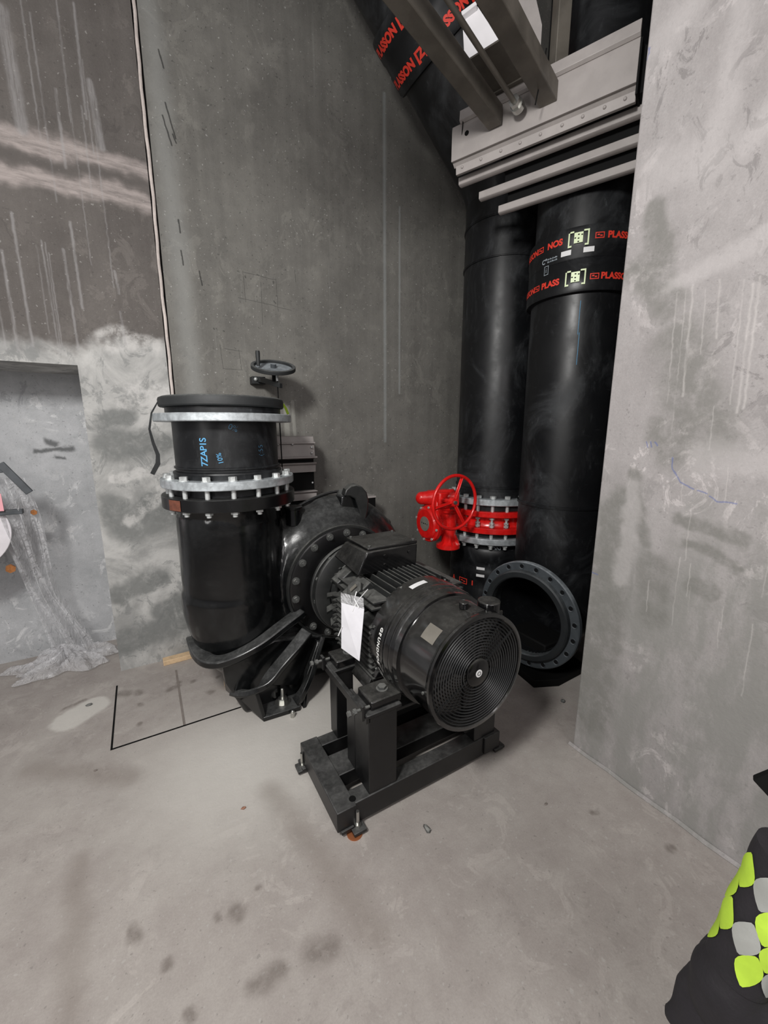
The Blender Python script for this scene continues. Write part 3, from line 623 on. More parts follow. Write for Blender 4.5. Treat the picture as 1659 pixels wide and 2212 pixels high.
# fan cowl
prof = [(.0, 0), (.228, 0), (.238, .004), (.240, .012), (.236, .020), (.234, .03), (.234, .20), (.238, .225), (.252, .245), (.256, .26), (.254, .275), (.259, .29), (.262, .31), (.262, .415), (.255, .42), (.20, .42)]
cowl = G().lathe([(.222, .05), (.222, .004), (.226, 0), (.238, .003), (.240, .012), (.236, .020), (.234, .03), (.234, .165), (.2355, .185), (.239, .202), (.245, .217), (.2515, .229), (.2565, .238), (.2585, .246), (.2575, .254), (.2555, .258), (.2575, .264), (.2605, .274), (.2615, .284), (.2600, .292), (.2590, .296), (.2610, .304), (.263, .315), (.263, .40), (.25, .405), (.25, .2)], (MX, 1.03, MZ), (0, 1, 0), 96)
part('fan_cowl', cowl, 'cowl', motor)
part('fan_backplate', G().lathe([(0, 0), (.225, 0), (.225, .01), (0, .01)], (MX, 1.12, MZ), (0, 1, 0), 48), 'dark', motor)
for k in range(8):
    a = 2*PI*k/8+.2; p = V((MX, 1.085, MZ)); d = V((math.cos(a), 0, math.sin(a)))
    part('fan_blade', G().prism([p+d*.05, p+d*.20, p+d*.20+V((0, .03, 0)), p+d*.05+V((0, .03, 0))], (-d.z*.006, 0, d.x*.006)), 'dark', motor, smooth=False)
for k in range(13):
    r = .070+.145*k/12
    part('grille_ring', G().lathe([(r-.0030, 0), (r, -.0036), (r+.0030, 0), (r, .0036)], (MX, 1.038, MZ), (0, 1, 0), 56, closed=True), 'grille', motor)
for a in (146, 209, 34, -24, 270, 90):
    d = V((math.cos(R(a)), 0, math.sin(R(a)))); s_ = V((-d.z, 0, d.x))
    part('grille_spoke', G().obox(V((MX, 1.044, MZ))+d*.14, d*.087, s_*.0036, V((0, .003, 0))), 'grille', motor)
part('grille_hub', G().lathe([(0, 0), (.050, 0), (.056, .004), (.056, .012), (0, .012)], (MX, 1.030, MZ), (0, 1, 0), 48), 'motor', motor)
part('hub_badge', G().lathe([(0, 0), (.0155, 0), (.0155, .002), (0, .002)], (MX, 1.0285, MZ), (0, 1, 0), 32), 'white', motor, label='small round white badge')
part('hub_badge_ring', G().lathe([(.0065, 0), (.0085, 0), (.0085, .0006), (.0065, .0006)], (MX, 1.0278, MZ), (0, 1, 0), 32, closed=True), 'dark', motor)
me_sc = G().cyl((0, 0, 0), (0, 0, .006), .006, seg=12).mesh('cowl_screw', 'dull_bolt')
for a, y in ((160, 1.41), (115, 1.41), (60, 1.41), (186, 1.07), (205, 1.41)):
    d = V((math.cos(R(a)), 0, math.sin(R(a)))); r = .262 if y > 1.3 else .234
    link('cowl_screw', me_sc, motor, Matrix.Translation(V((MX, y, MZ))+d*r) @ d.to_track_quat('Z', 'Y').to_matrix().to_4x4())
def on_cowl(a0, a1, y0_, y1_, r, mat, name, label=None):
    P = []; n_ = 8
    for i in range(n_+1):
        a = R(a0+(a1-a0)*i/n_)
        for y in (y0_, y1_): P.append((MX+r*math.cos(a), y, MZ+r*math.sin(a)))
    part(name, G().add(P, [(2*i, 2*i+2, 2*i+3, 2*i+1) for i in range(n_)]), mat, motor, label=label)
on_cowl(126, 142, 1.085, 1.16, .2352, 'sticker', 'cowl_sticker', 'grey blank sticker')
on_cowl(92, 110, 1.355, 1.385, .2635, 'white', 'cowl_label', 'white label strip')
# rain cap / grease tap on top of the cowl
part('cowl_cap', G().cyl((1.135, 1.10, MZ+.19), (1.135, 1.10, MZ+.252), .045, seg=32), 'motor', motor, .005)
part('cowl_bracket', G().obox((1.10, 1.065, MZ+.212), (.075, 0, -.012), (0, .004, 0), (0, 0, .012)).obox((1.05, 1.12, MZ+.228), (.035, 0, 0), (0, .05, 0), (0, 0, .006)), 'motor', motor, .002)
part('cowl_knob', G().cyl((1.02, 1.12, MZ+.235), (1.02, 1.12, MZ+.262), .018, seg=20), 'motor', motor, .003)
# lettering round the rear edge of the cowl: reads downwards, letters' tops towards the pump
vs, fs = text_verts('GRUNDFOS', .025, .0014, 1.3)
g = G()
for p in vs:
    a = R(173)+(p.x)/.262; y = 1.352-p.y; g.v.append(V((MX+.2655*math.cos(a), y, MZ+.2655*math.sin(a))))
g.f = fs; part('brand_lettering', g, 'whiteprint', motor, smooth=False)
g = G()
for pl in ([(196, 1.362), (198, 1.356), (200, 1.346), (202, 1.342), (203, 1.350), (202, 1.360)], [(202, 1.369), (203.5, 1.358), (205, 1.348), (207.5, 1.342), (210, 1.336)]):
    for (a0, ya), (a1, yb) in zip(pl, pl[1:]):
        P = []
        for a_, y_ in ((a0, ya), (a1, yb)):
            for k_ in (-.0028, .0028): P.append((MX+.2655*math.cos(R(a_)), y_+k_, MZ+.2655*math.sin(R(a_))))
        g.add(P, [(0, 2, 3, 1)])
part('brand_emblem', g, 'whiteprint', motor, smooth=False)
# feet of the motor
for (xa, xb) in ((.685, .83), (1.23, 1.375)):
    for (ya, yb) in ((1.262, 1.385), (1.60, 1.71)):
        part('motor_foot', G().box((xa, ya, .492), (xb, yb, .532)), 'motor', motor, .007)
        bo = G().hexa(((xa+xb)/2+(.012 if xa < 1 else -.012), (ya+yb)/2, .532), (0, 0, 1), .019, .014).cyl(((xa+xb)/2+(.012 if xa < 1 else -.012), (ya+yb)/2, .530), ((xa+xb)/2+(.012 if xa < 1 else -.012), (ya+yb)/2, .534), .025)
        part('foot_bolt', bo, 'dull_bolt', motor)
for sgn in (-1, 1):
    X = lambda v: MX+sgn*v
    part('foot_leg', G().prism([(X(.25), 1.40, .53), (X(.12), 1.40, .53), (X(.10), 1.40, .60), (X(.19), 1.40, .62)], (0, .03, 0)), 'motor', motor, .003)
    part('foot_leg', G().prism([(X(.27), 1.44, .45), (X(.25), 1.44, .50), (X(.18), 1.44, .56), (X(.14), 1.44, .44)], (0, .24, 0)), 'motor', motor, .006)
# paper tag in a plastic pouch, held by a cable tie
tag_ = thing('paper_tag', 'white paper tag in a clear pouch hanging on the motor fins', 'tag', (.76, 1.55, .88))
tc = [(.700, 1.63, .880), (.800, 1.52, .855), (.792, 1.515, .545), (.690, 1.63, .625)]
part('sheet', G().prism([(.677, 1.51, .866), (.730, 1.40, .869), (.705, 1.40, .638), (.672, 1.51, .653)], (-.0015, -.0006, 0)), 'paper', tag_)
part('pouch', G().prism([(.676, 1.512, .912), (.727, 1.402, .917), (.7302, 1.402, .862), (.6765, 1.512, .860)], (-.0015, -.0006, 0)), 'film', tag_)
for _p in ([(.80, 1.50, .905), (.735, 1.44, .905), (.712, 1.44, .885), (.70, 1.45, .845)], [(.72, 1.45, .93), (.706, 1.445, .90), (.715, 1.42, .87)], [(.673, 1.50, .76), (.662, 1.52, .71)]):
    part('cable_tie', G().tube(_p, .0022, 8), 'white', tag_)

# ------------------------------------------------------------------ motor stand
st = thing('motor_stand', 'black welded steel stand with a ladder-shaped base under the motor', 'stand', (.95, 1.45, 0))
BT = .12
def chan(name, a, b): part(name, G().box(a, b), 'stand', st, .004)
chan('front_beam', (.59, 1.245, .02), (1.40, 1.315, BT)); chan('rear_beam', (.57, 1.60, .02), (1.40, 1.665, BT)); chan('middle_beam', (.59, 1.402, .05), (1.30, 1.530, BT-.001))
chan('end_beam', (.515, 1.235, .03), (.60, 1.67, BT+.002)); chan('end_beam', (1.30, 1.235, .03), (1.40, 1.67, BT+.002))
for x in (.665, 1.24):
    chan('column', (x, 1.25, BT), (x+.135, 1.375, .49)); chan('column', (x+.015, 1.60, BT), (x+.105, 1.68, .49))
    part('seat_plate', G().box((x-.008, 1.245, .478), (x+.155, 1.395, .493)), 'stand', st, .003)
    part('seat_plate', G().box((x-.0, 1.59, .478), (x+.13, 1.705, .493)), 'stand', st, .003)
part('column_back', G().box((.672, 1.39, BT), (.70, 1.47, .47)), 'stand', st, .003)
part('cross_plate', G().box((.80, 1.50, .20), (1.24, 1.56, .40)), 'stand', st, .004)
part('cross_plate', G().box((.80, 1.33, .385), (1.24, 1.52, .40)), 'stand', st, .003)
part('side_rail', G().box((.655, 1.25, .455), (.675, 1.70, .49)), 'stand', st, .003)
for y in (1.255, 1.66):
    for x, s_ in ((.652, -1), (1.378, 1)):
        part('adjuster_lug', G().box((min(x, x+s_*.012), y, .47), (max(x, x+s_*.012), y+.035, .535)), 'stand', st, .002)
        part('adjuster_bolt', G().cyl((x-s_*.03, y+.017, .513), (x+s_*.045, y+.017, .513), .0065, seg=12).hexa((x+s_*.03, y+.017, .513), (s_, 0, 0), .012, .012).hexa((x+s_*.055, y+.017, .513), (s_, 0, 0), .012, .012), 'dull_bolt', st)
for (x, y) in ((.535, 1.635), (.565, 1.262), (1.375, 1.262), (1.375, 1.635)):
    sy = -1 if y < 1.4 else 0
    part('base_tab', G().box((x-.035 if x < 1 else x-.01, y-.035, .018), (x+.02 if x < 1 else x+.045, y+.035, .034)), 'stand', st, .002)
for (x, y) in ((.508, 1.63), (.600, 1.228), (1.412, 1.262), (1.412, 1.635)):
    part('base_tab', G().box((x-.028, y-.028, .012), (x+.028, y+.028, .026)), 'stand', st, .002)
    part('levelling_bolt', G().cyl((x, y, 0), (x, y, .098), .0072, seg=12).hexa((x, y, .026), (0, 0, 1), .015, .013).hexa((x, y, .0), (0, 0, 1), .016, .012), 'steel', st)
part('copper_washer', G().ring((.585, 1.226, 0), (0, 0, 1), .01, .032, .006, 24), simple('copper_shim', (176, 110, 72), .5, .6), st, label='orange-brown shim')
part('bolt_hole', G().cyl((.597, 1.268, .1215), (.597, 1.268, .1235), .014), 'dark', st)

# ------------------------------------------------------------------ hand crank on the wall
hw = thing('wall_handwheel', 'black handwheel with upright crank handle on a wall bracket above the pump', 'handwheel', (.79, 3.03, 1.93))
wc = V((.775, 2.70, 1.985)); wn = V((-.08, -.42, 1)).normalized(); u_, v_, _w = basis(wn)
part('rim', G().lathe([(.118, -.012), (.138, -.012), (.138, .012), (.118, .012)], wc, wn, 56, closed=True), 'rubber', hw, .003)
part('web', G().lathe([(.0, -.008), (.12, -.006), (.12, -.001), (.0, .002)], wc-wn*.004, wn, 48), 'stubend', hw)
part('hub', G().cyl(wc-wn*.03, wc+wn*.022, .018, seg=16), 'stubend', hw)
hp = wc+V((-.098, -.015, 0)); part('crank_handle', G().lathe([(.0, 0), (.010, 0), (.012, .02), (.014, .075), (.012, .088), (0, .09)], hp, (0, 0, 1), 20), 'rubber', hw)
arm = [(.80, 3.03, 1.925), (.785, 2.95, 1.935), (.768, 2.86, 1.94), (.775, 2.70, 1.91)]
part('bracket_arm', G().prism([(.735, 2.97, 1.948), (.768, 2.90, 1.942), (.815, 2.66, 1.885), (.79, 2.64, 1.885), (.735, 2.88, 1.94)], (0, 0, -.03)), 'rubber', hw, .002)
part('wall_plate', G().box((.70, 2.96, 1.905), (.79, 3.036, 1.955)), 'rubber', hw, .003)
part('pivot_bolt', G().sphere((.722, 2.955, 1.935), .013).cyl((.790, 2.68, 1.90), (.790, 2.68, 1.935), .009), 'galv_bolt', hw)
part('spindle', G().cyl((.79, 2.68, 1.90), (.80, 2.70, 1.30), .004, seg=8).cyl((.775, 2.7, 1.90), (.775, 2.70, 1.99), .012), 'dark', hw)

# ------------------------------------------------------------------ slatted support behind the pump (on the wall)
ws = thing('wall_rail_rack', 'light grey rail rack on the wall behind the short pipe', 'rail rack', (.75, 3.03, 1.1))
part('back_frame', G().box((.50, 2.80, .80), (1.06, 3.03, 1.50)), 'dark', ws)
part('top_channel', G().prism([(.45, 2.76, 1.405), (.45, 2.775, 1.41), (.45, 2.79, 1.52), (.45, 2.80, 1.55), (.45, 3.02, 1.55), (.45, 3.02, 1.39), (.45, 2.80, 1.39)], (.615, 0, 0)), 'rail', ws, .004)
part('channel_lip', G().box((.45, 2.762, 1.500), (1.063, 2.79, 1.512)).box((.45, 2.745, 1.40), (1.07, 2.78, 1.412)), 'rail', ws, .002)
for z in (1.30, 1.10): 
    part('rail', G().prism([(.45, 2.765, z), (.45, 2.76, z+.05), (.45, 2.74, z+.062), (.45, 2.74, z+.068), (.45, 2.80, z+.068), (.45, 2.80, z)], (.612, 0, 0)), 'rail', ws, .003)
me_r = G().sphere((0, 0, 0), .008, 10, 6).mesh('rivet', 'galv_bolt')
for p in [(1.035, 2.762, 1.475), (1.035, 2.762, 1.435), (1.045, 2.795, 1.22), (.60, 2.77, 1.498), (.70, 2.77, 1.498), (.80, 2.77, 1.498), (.90, 2.77, 1.498)]: link('rivet', me_r, ws, Matrix.Translation(p))
bk = thing('steel_bracket', 'small black steel angle with a grey top edge, between pump and red valve', 'bracket', (1.5, 3.0, .9))
part('plate', G().box((1.44, 2.78, .80), (1.56, 3.036, 1.07)), 'dark', bk, .003); part('top_edge', G().box((1.42, 2.77, 1.07), (1.56, 3.036, 1.085)), 'rail', bk, .002)

# ------------------------------------------------------------------ left riser pipe with red butterfly valve
LX, LY = 2.32, 2.27
lp_ = thing('riser_pipe', 'black plastic riser rising from the red valve and bending up left', 'pipe', (LX, LY, 1.1))
part('pipe', G().cyl((LX, LY, 1.13), (LX, LY, 2.70), .28, seg=64), 'hdpe', lp_)
sth = 1/math.sqrt(2)
part('pipe', G().cyl((LX, LY, 2.70), (LX, LY, 3.0), .2805, seg=64), 'hdpe', lp_)
bend = [(LX, LY, 2.95), (LX, LY, 3.10), (LX-.015, LY, 3.17), (LX-.06, LY, 3.26), (LX-.13, LY, 3.34), (LX-.5, LY, 3.677)]
part('bend', G().tube(bend, .281, 64, upv=(0, 1, 0)), 'hdpe', lp_)
part('pipe', G().cyl((LX-.5, LY, 3.677), (LX-1.98, LY, 5.023), .28, seg=64), 'hdpe', lp_)
for z in (1.19, 2.69, 2.93): part('weld_bead', G().lathe([(.276, -.009), (.287, -.006), (.287, -.001), (.283, 0), (.287, .001), (.287, .006), (.276, .009)], (LX, LY, z), (0, 0, 1), 64, closed=True), 'hdpe', lp_)
part('stub_end', G().lathe([(.2, 0), (.32, 0), (.32, .05), (.29, .06), (.284, .13), (.2, .13)], (LX, LY, 1.03), (0, 0, 1), 64, closed=True), 'hdpe', lp_)
part('backing_ring', G().lathe([(.285, 0), (.352, 0), (.355, .004), (.355, .040), (.352, .044), (.285, .044)], (LX, LY, 1.072), (0, 0, 1), 72, closed=True), 'galv', lp_)
rb = G().hexa((0, 0, 0), (0, 0, 1), .0205, .020).cyl((0, 0, -.15), (0, 0, 0), .0125, seg=12).hexa((0, 0, -.135), (0, 0, 1), .020, .016)
place_z(lp_, 'flange_bolt', rb, 'galv_bolt', LX, LY, 1.118, .322, 20, 9)
for k, s0 in ((0, .62), (1, 1.02)):        # couplers on the sloping run
    p = V((LX-.5, LY, 3.677)); d = V((-.74, 0, .673)).normalized(); q = p+d*(s0-.50)
    cpl = G().lathe([(.28, -.02), (.305, -.015), (.31, 0), (.31, .09), (.306, .10), (.306, .15), (.31, .16), (.31, .25), (.305, .265), (.28, .27)], q+d*(.42*k), d, 72, closed=True)
    if k == 0:
        part('coupler', cpl, 'hdpe', lp_)
        for zz, words in ((.045, '⧈'), (.205, '⧈')):
            uu, vv, ww = basis(d)
            vs, fs = text_verts('PLASSON [Z]', .055, .0032, 1.05)
            for off_a in (-93, -28):
                g = G()
                for pp in vs:
                    a = R(off_a)+pp.x/.31
                    # angle measured from -Y around the axis
                    e1 = V((0, -1, 0)); e2 = d.cross(e1)
                    g.v.append(q+d*(zz+pp.y)+(e1*math.cos(a)+e2*math.sin(a))*.3125)
                g.f = fs; part('red_lettering', g, 'redprint', lp_, smooth=False)
valve = thing('butterfly_valve', 'red butterfly valve with gearbox between the galvanised flanges of the riser', 'valve', (LX, LY, .9))
part('valve_body', G().lathe([(.2, 0), (.355, 0), (.358, .004), (.358, .036), (.355, .04), (.30, .042), (.29, .06), (.29, .10), (.30, .118), (.355, .12), (.358, .124), (.358, .156), (.355, .16), (.2, .16)], (LX, LY, .868), (0, 0, 1), 72, closed=True), 'red', valve)
sbm = G().cyl((0, 0, -.04), (0, 0, .04), .009, seg=12).hexa((0, 0, -.035), (0, 0, 1), .018, .016).hexa((0, 0, -.012), (0, 0, 1), .018, .012).hexa((0, 0, .022), (0, 0, 1), .018, .016)
place_z(valve, 'body_stud', sbm, 'galv_bolt', LX, LY, .948, .322, 20, 9)
part('shaft_neck', G().cyl((1.80, LY, .95), (2.05, LY, .95), .07, seg=32), 'red', valve, .004)
part('shaft_column', G().lathe([(.052, 0), (.052, .22), (.075, .23), (.08, .245), (0, .245)], (1.83, 2.20, .80), (0, 0, 1), 32), 'red', valve)
part('column_flange', G().lathe([(0, 0), (.082, 0), (.085, .004), (.085, .03), (.07, .036), (.052, .05), (0, .05)], (1.83, 2.20, .765), (0, 0, 1), 32), 'red', valve)
for a in (200, 250, 300, 340): part('column_gusset', G().prism([V((1.83, 2.20, .80))+V((math.cos(R(a)), math.sin(R(a)), 0))*.05, V((1.83, 2.20, .80))+V((math.cos(R(a)), math.sin(R(a)), 0))*.083, V((1.83, 2.20, .87))+V((math.cos(R(a)), math.sin(R(a)), 0))*.05], (.006, .004, 0)), 'red', valve)
part('gearbox', G().lathe([(.0, 0), (.125, 0), (.132, .006), (.134, .03), (.12, .035), (.10, .10), (.0, .10)], (1.69, 2.27, .945), (1, 0, 0), 48), 'red', valve)
part('gearbox_cover', G().lathe([(.0, 0), (.10, 0), (.112, .01), (.112, .02), (0, .02)], (1.672, 2.27, .945), (1, 0, 0), 48), 'red', valve)
part('name_plate', G().lathe([(.0, 0), (.052, 0), (.052, .003), (0, .003)], (1.668, 2.27, .945), (1, 0, 0), 32), 'sticker', valve, label='round grey plate')
g = G()
for yy, ww_, zz in ((.030, .006, .003), (.008, .012, 0), (-.012, .009, 0), (-.032, .005, -.003)): g.box((1.6665, 2.27+yy-ww_/2, .944+zz), (1.668, 2.27+yy+ww_/2, .951+zz))
part('plate_marks', g, 'dark', valve, stuff=True)
me_gs = G().hexa((0, 0, 0), (0, 0, 1), .009, .008).mesh('cover_screw', 'galv_bolt')
for k in range(8):
    a = 2*PI*k/8+.2; link('cover_screw', me_gs, valve, Matrix.Translation((1.688, 2.27+.121*math.cos(a), .945+.121*math.sin(a))) @ Matrix.Rotation(-PI/2, 4, 'Y'))
part('worm_housing', G().tube([(1.665, 2.30, 1.125), (1.74, 2.26, 1.13), (1.86, 2.19, 1.135)], [.045, .052, .055], 28).sphere((1.665, 2.30, 1.125), .046), 'red', valve)
part('worm_housing', G().box((1.72, 2.17, 1.06), (1.90, 2.33, 1.175)), 'red', valve, .012)
part('gear_neck', G().prism([(1.70, 2.17, .98), (1.70, 2.37, .98), (1.72, 2.33, 1.12), (1.72, 2.20, 1.12)], (.12, 0, 0)), 'red', valve, .008)
part('worm_shaft', G().cyl((1.745, 2.25, 1.125), (1.745, 2.02, 1.125), .016, seg=16), 'red', valve)
# valve handwheel facing the camera side
hc = V((1.735, 2.03, 1.128)); hr = .178
hwv = part('handwheel', G().lathe([(hr+.011*math.cos(2*PI*k/12), .011*math.sin(2*PI*k/12)) for k in range(12)], hc, (0, -1, 0), 64, closed=True), 'red', valve)
part('hub', G().lathe([(0, 0), (.026, 0), (.030, .01), (.030, .035), (0, .035)], hc+V((0, -.0, 0)), (0, 1, 0), 24), 'red', hwv)
part('hub_nut', G().hexa(hc+V((0, .0, 0)), (0, -1, 0), .013, .012), 'dull_bolt', hwv)
for a in (68, 190, 302):
    d = V((math.cos(R(a)), 0, math.sin(R(a)))); s_ = V((-d.z, 0, d.x))
    part('spoke', G().obox(hc+d*(hr/2+.01)+V((0, .012, 0)), d*(hr/2-.012), s_*.013, V((0, .004, 0))).obox(hc+d*(hr/2+.01)+V((0, .012, 0)), d*(hr/2-.012), s_*.003, V((0, .014, 0))), 'red', hwv, .003)
ll = thing('lower_riser', 'black banded pipe stub standing on the floor below the red valve', 'pipe', (LX, LY, 0))
part('pipe', G().cyl((LX, LY, .0765), (LX, LY, .83), .28, seg=64), 'hdpe', ll)
part('backing_ring', G().lathe([(.285, 0), (.352, 0), (.355, .004), (.355, .040), (.352, .044), (.285, .044)], (LX, LY, .786), (0, 0, 1), 72, closed=True), 'galv', ll)
part('stub_end', G().lathe([(.2, 0), (.30, 0), (.32, .01), (.32, .04), (.2, .04)], (LX, LY, .826), (0, 0, 1), 64, closed=True), 'hdpe', ll)
place_z(ll, 'flange_bolt', G().hexa((0, 0, -.016), (0, 0, 1), .020, .016).cyl((0, 0, -.035), (0, 0, .09), .0125, seg=12), 'galv_bolt', LX, LY, .786, .322, 20, 9)
part('coupler', G().lathe([(.28, 0), (.31, .01), (.312, .12), (.307, .13), (.307, .2), (.312, .21), (.312, .27), (.307, .28), (.307, .33), (.312, .34), (.312, .42), (.30, .44), (.28, .44)], (LX, LY, .30), (0, 0, 1), 64, closed=True), 'hdpe', ll)
lab = G(); patch_cyl(lab, LX, LY, .312, -152, -141, .585, .605); part('label', lab, 'white', ll)
lab = G(); patch_cyl(lab, LX, LY, .312, -152, -141, .53, .55); part('label', lab, 'white', ll)
text_cyl('white_lettering', 'DN', .045, LX, LY, .29, -127, .745, 'greyprint', ll)
g = G(); logo_box(g, LX, LY, .312, -172, .47, .075, .045); part('red_logo', g, 'redprint', ll)
text_cyl('red_lettering', 'A', .05, LX, LY, .312, 168, .465, 'redprint', ll, bold=.002); text_cyl('red_lettering', 'I', .05, LX, LY, .312, -157, .47, 'redprint', ll, bold=.002)

# ------------------------------------------------------------------ right riser pipe, coupler, mitred elbow
RX, RY = 2.44, 1.75
rp_ = thing('main_pipe', 'wide black plastic pipe with red-lettered couplers against the right wall corner', 'pipe', (RX, RY, 0))
part('pipe', G().cyl((RX, RY, 1.10), (RX, RY, 5.6), .28, seg=64), 'hdpe', rp_)
part('pipe', G().cyl((RX, RY, .69), (RX, RY, 1.10), .28, seg=64), 'hdpe', rp_)
part('weld_bead', G().lathe([(.276, -.010), (.289, -.007), (.289, -.001), (.284, 0), (.289, .001), (.289, .007), (.276, .010)], (RX, RY, 1.115), (0, 0, 1), 64, closed=True), 'hdpe', rp_)
part('coupler', G().lathe([(.28, -.005), (.306, 0), (.31, .012), (.31, .09), (.3055, .10), (.3055, .165), (.302, .17), (.3055, .176), (.3055, .225), (.31, .235), (.31, .315), (.306, .33), (.28, .34)], (RX, RY, 2.352), (0, 0, 1), 96, closed=True), 'hdpe', rp_)
part('coupler', G().lathe([(.28, -.005), (.306, 0), (.31, .012), (.31, .32), (.306, .33), (.28, .34)], (RX, RY, 3.15), (0, 0, 1), 96, closed=True), 'hdpe', rp_)
for (aa, zz) in ((168.6, 2.622), (-130.5, 2.622), (166, 2.421), (-132, 2.421)):
    g = G(); logo_box(g, RX, RY, .31, aa, zz, .046, .030, .0045); part('red_logo', g, 'redprint', rp_, stuff=False)
for (tt, aa, zz) in (('NOS', -173.5, 2.622), ('ASSON', 151, 2.622), ('PLASS', -176, 2.419), ('ASSON', 149, 2.419), ('PLASSON', -109, 2.421), ('PLASSON', -106, 2.622)):
    text_cyl('red_lettering', tt, .044, RX, RY, .31, aa, zz, 'redprint', rp_, bold=.002)
text_cyl('red_lettering', 'PLASSON', .06, RX, RY, .31, -118, 3.22, 'redprint', rp_, bold=.0025)
text_cyl('white_lettering', 'C"', .034, RX, RY, .306, 174.5, 2.551, 'greyprint', rp_, bold=.001)
g = G(); rq_ = random.Random(5)
for row in (2.558, 2.544):
    a_ = 178.5
    while a_ < 190:
        wv_ = rq_.uniform(.25, .9); patch_cyl(g, RX, RY, .306, a_, a_+wv_, row-.004, row+rq_.uniform(.0, .005), n_=1); a_ += wv_+rq_.uniform(.2, .5)
part('fine_print', g, 'greyprint', rp_, stuff=True)
text_cyl('white_lettering', 'i', .04, RX, RY, .306, 177.6, 2.502, 'greyprint', rp_)
g = G(); 
for (z0, z1, a0, a1) in ((2.478, 2.481, 175, 180.5), (2.523, 2.526, 175, 180.5), (2.478, 2.526, 175, 175.6), (2.478, 2.526, 180, 180.6)): patch_cyl(g, RX, RY, .306, a0, a1, z0, z1)
part('info_frame', g, 'greyprint', rp_)
for a in (-161, -139.5):
    g = G(); patch_cyl(g, RX, RY, .3065, a-5, a+5, 2.546, 2.572); part('label', g, 'white', rp_)
for z in (2.622, 2.426):       # pale green fusion terminals
    a0 = -149.8; g = G()
    patch_cyl(g, RX, RY, .31, a0-4, a0+4, z-.026, z+.026, .008)
    part('fusion_clip', g, 'clipy', rp_)
    g = G()
    for (aa, ab, za, zb) in ((-9.5, -8.2, -.035, .03), (8.2, 9.5, -.035, .03), (-9.5, -6, -.042, -.033), (6, 9.5, -.042, -.033), (-8, -4.5, .028, .036), (4.5, 9.5, .028, .036)): patch_cyl(g, RX, RY, .31, a0+aa, a0+ab, z+za, z+zb, .006)
    part('clip_frame', g, 'clipy', rp_)
    g = G()
    for (aa, zz) in ((0, .015), (0, -.004), (0, -.02), (-3, .0), (3, .012)): patch_cyl(g, RX, RY, .31, a0+aa-.7, a0+aa+.7, z+zz-.003, z+zz+.003, .009)
    part('clip_mark', g, 'dark', rp_)
g = G(); patch_cyl(g, RX, RY, .28, -142.9, -142.5, 2.13, 2.31); patch_cyl(g, RX, RY, .28, -141.4, -141.0, 1.965, 2.14); part('blue_line', g, 'blueprint', rp_)
# elbow
eb = thing('pipe_elbow', 'open black flanged elbow mouth facing left behind the fan cowl', 'pipe', (2.2, 1.68, 0))
EC = V((2.03, 1.645, .423)); en = V((-1, -.15, 0)).normalized()
axl = -en; er = .2735; PX, PYY = 2.3668, 1.6975
part('outlet_pipe', G().lathe([(.250, -.02), (.275, -.02), (.277, .02), (.275, .02), (.275, .06), (.250, .06)], EC+axl*.03, axl, 64, closed=True), 'hdpe', eb)
def mitre(r, g):
    c1 = EC+axl*.05; n_ = 64; P = []
    for k in range(n_):
        f = 2*PI*k/n_; cy_, sz = r*math.cos(f), r*math.sin(f)
        P += [(c1.x, c1.y+cy_, EC.z+sz), (PX-sz, PYY+cy_, EC.z+sz), (PX-sz, PYY+cy_, .72)]
    g.add(P, [(3*k+j, 3*((k+1) % n_)+j, 3*((k+1) % n_)+j+1, 3*k+j+1) for k in range(n_) for j in (0, 1)]); return g
part('mitre_bend', mitre(.249, mitre(er, G())), 'hdpe', eb)
seam = [(PX-(er+.002)*math.sin(2*PI*k/64), PYY+(er+.002)*math.cos(2*PI*k/64), EC.z+(er+.002)*math.sin(2*PI*k/64)) for k in range(64)]
part('weld_bead', G().tube(seam, .007, 8, closed=True), 'hdpe', eb)
part('saddle', G().box((2.10, 1.53, .04), (2.34, 1.83, .24)), 'dark', eb, .01)
part('stub_end', G().lathe([(.250, .004), (.257, -.004), (.287, -.004), (.295, .004), (.298, .03), (.280, .05), (.250, .05)], EC-axl*.03, axl, 72, closed=True), 'lip', eb)
flr = part('flange_ring', G().lathe([(.280, 0), (.344, 0), (.350, .006), (.350, .034), (.344, .04), (.280, .04)], EC, axl, 96, closed=True), 'stubend', eb)
uu = V((0, 0, 1)); vv = axl.cross(uu)
me_h = G().lathe([(.0, .0005), (.012, .0005), (.016, .0)], (0, 0, 0), (0, 0, 1), 20).mesh('bolt_hole', 'hdpe')
me_hr = G().lathe([(.0135, 0), (.0185, 0), (.0185, .003), (.0135, .001)], (0, 0, 0), (0, 0, 1), 20, closed=True).mesh('hole_rim', 'stubend')
rq = (-axl).to_track_quat('Z', 'Y').to_matrix().to_4x4()
for k in range(20):
    a = 2*PI*(k+.5)/20; p = EC+(uu*math.cos(a)+vv*math.sin(a))*.321-axl*.0006
    link('bolt_hole', me_h, flr, Matrix.Translation(p) @ rq); link('hole_rim', me_hr, flr, Matrix.Translation(p) @ rq)
part('foot_plate', G().prism([(1.98, 1.50, 0), (2.13, 1.43, 0), (2.42, 1.44, 0), (2.55, 1.9, 0), (2.05, 1.9, 0)], (0, 0, .05)), 'dark', eb, .004)

# real distances and pipe sizes of the two risers
for o_, loc_, k_ in ((lp_, (2.436, 2.3835, 1.075), 1.05), (valve, (2.436, 2.3835, .865), 1.05), (ll, (2.436, 2.3835, -.08), 1.05), (rp_, (2.3668, 1.6975, .048), .97)):
    o_.matrix_basis = Matrix.Translation(loc_) @ Matrix.Scale(k_, 4)

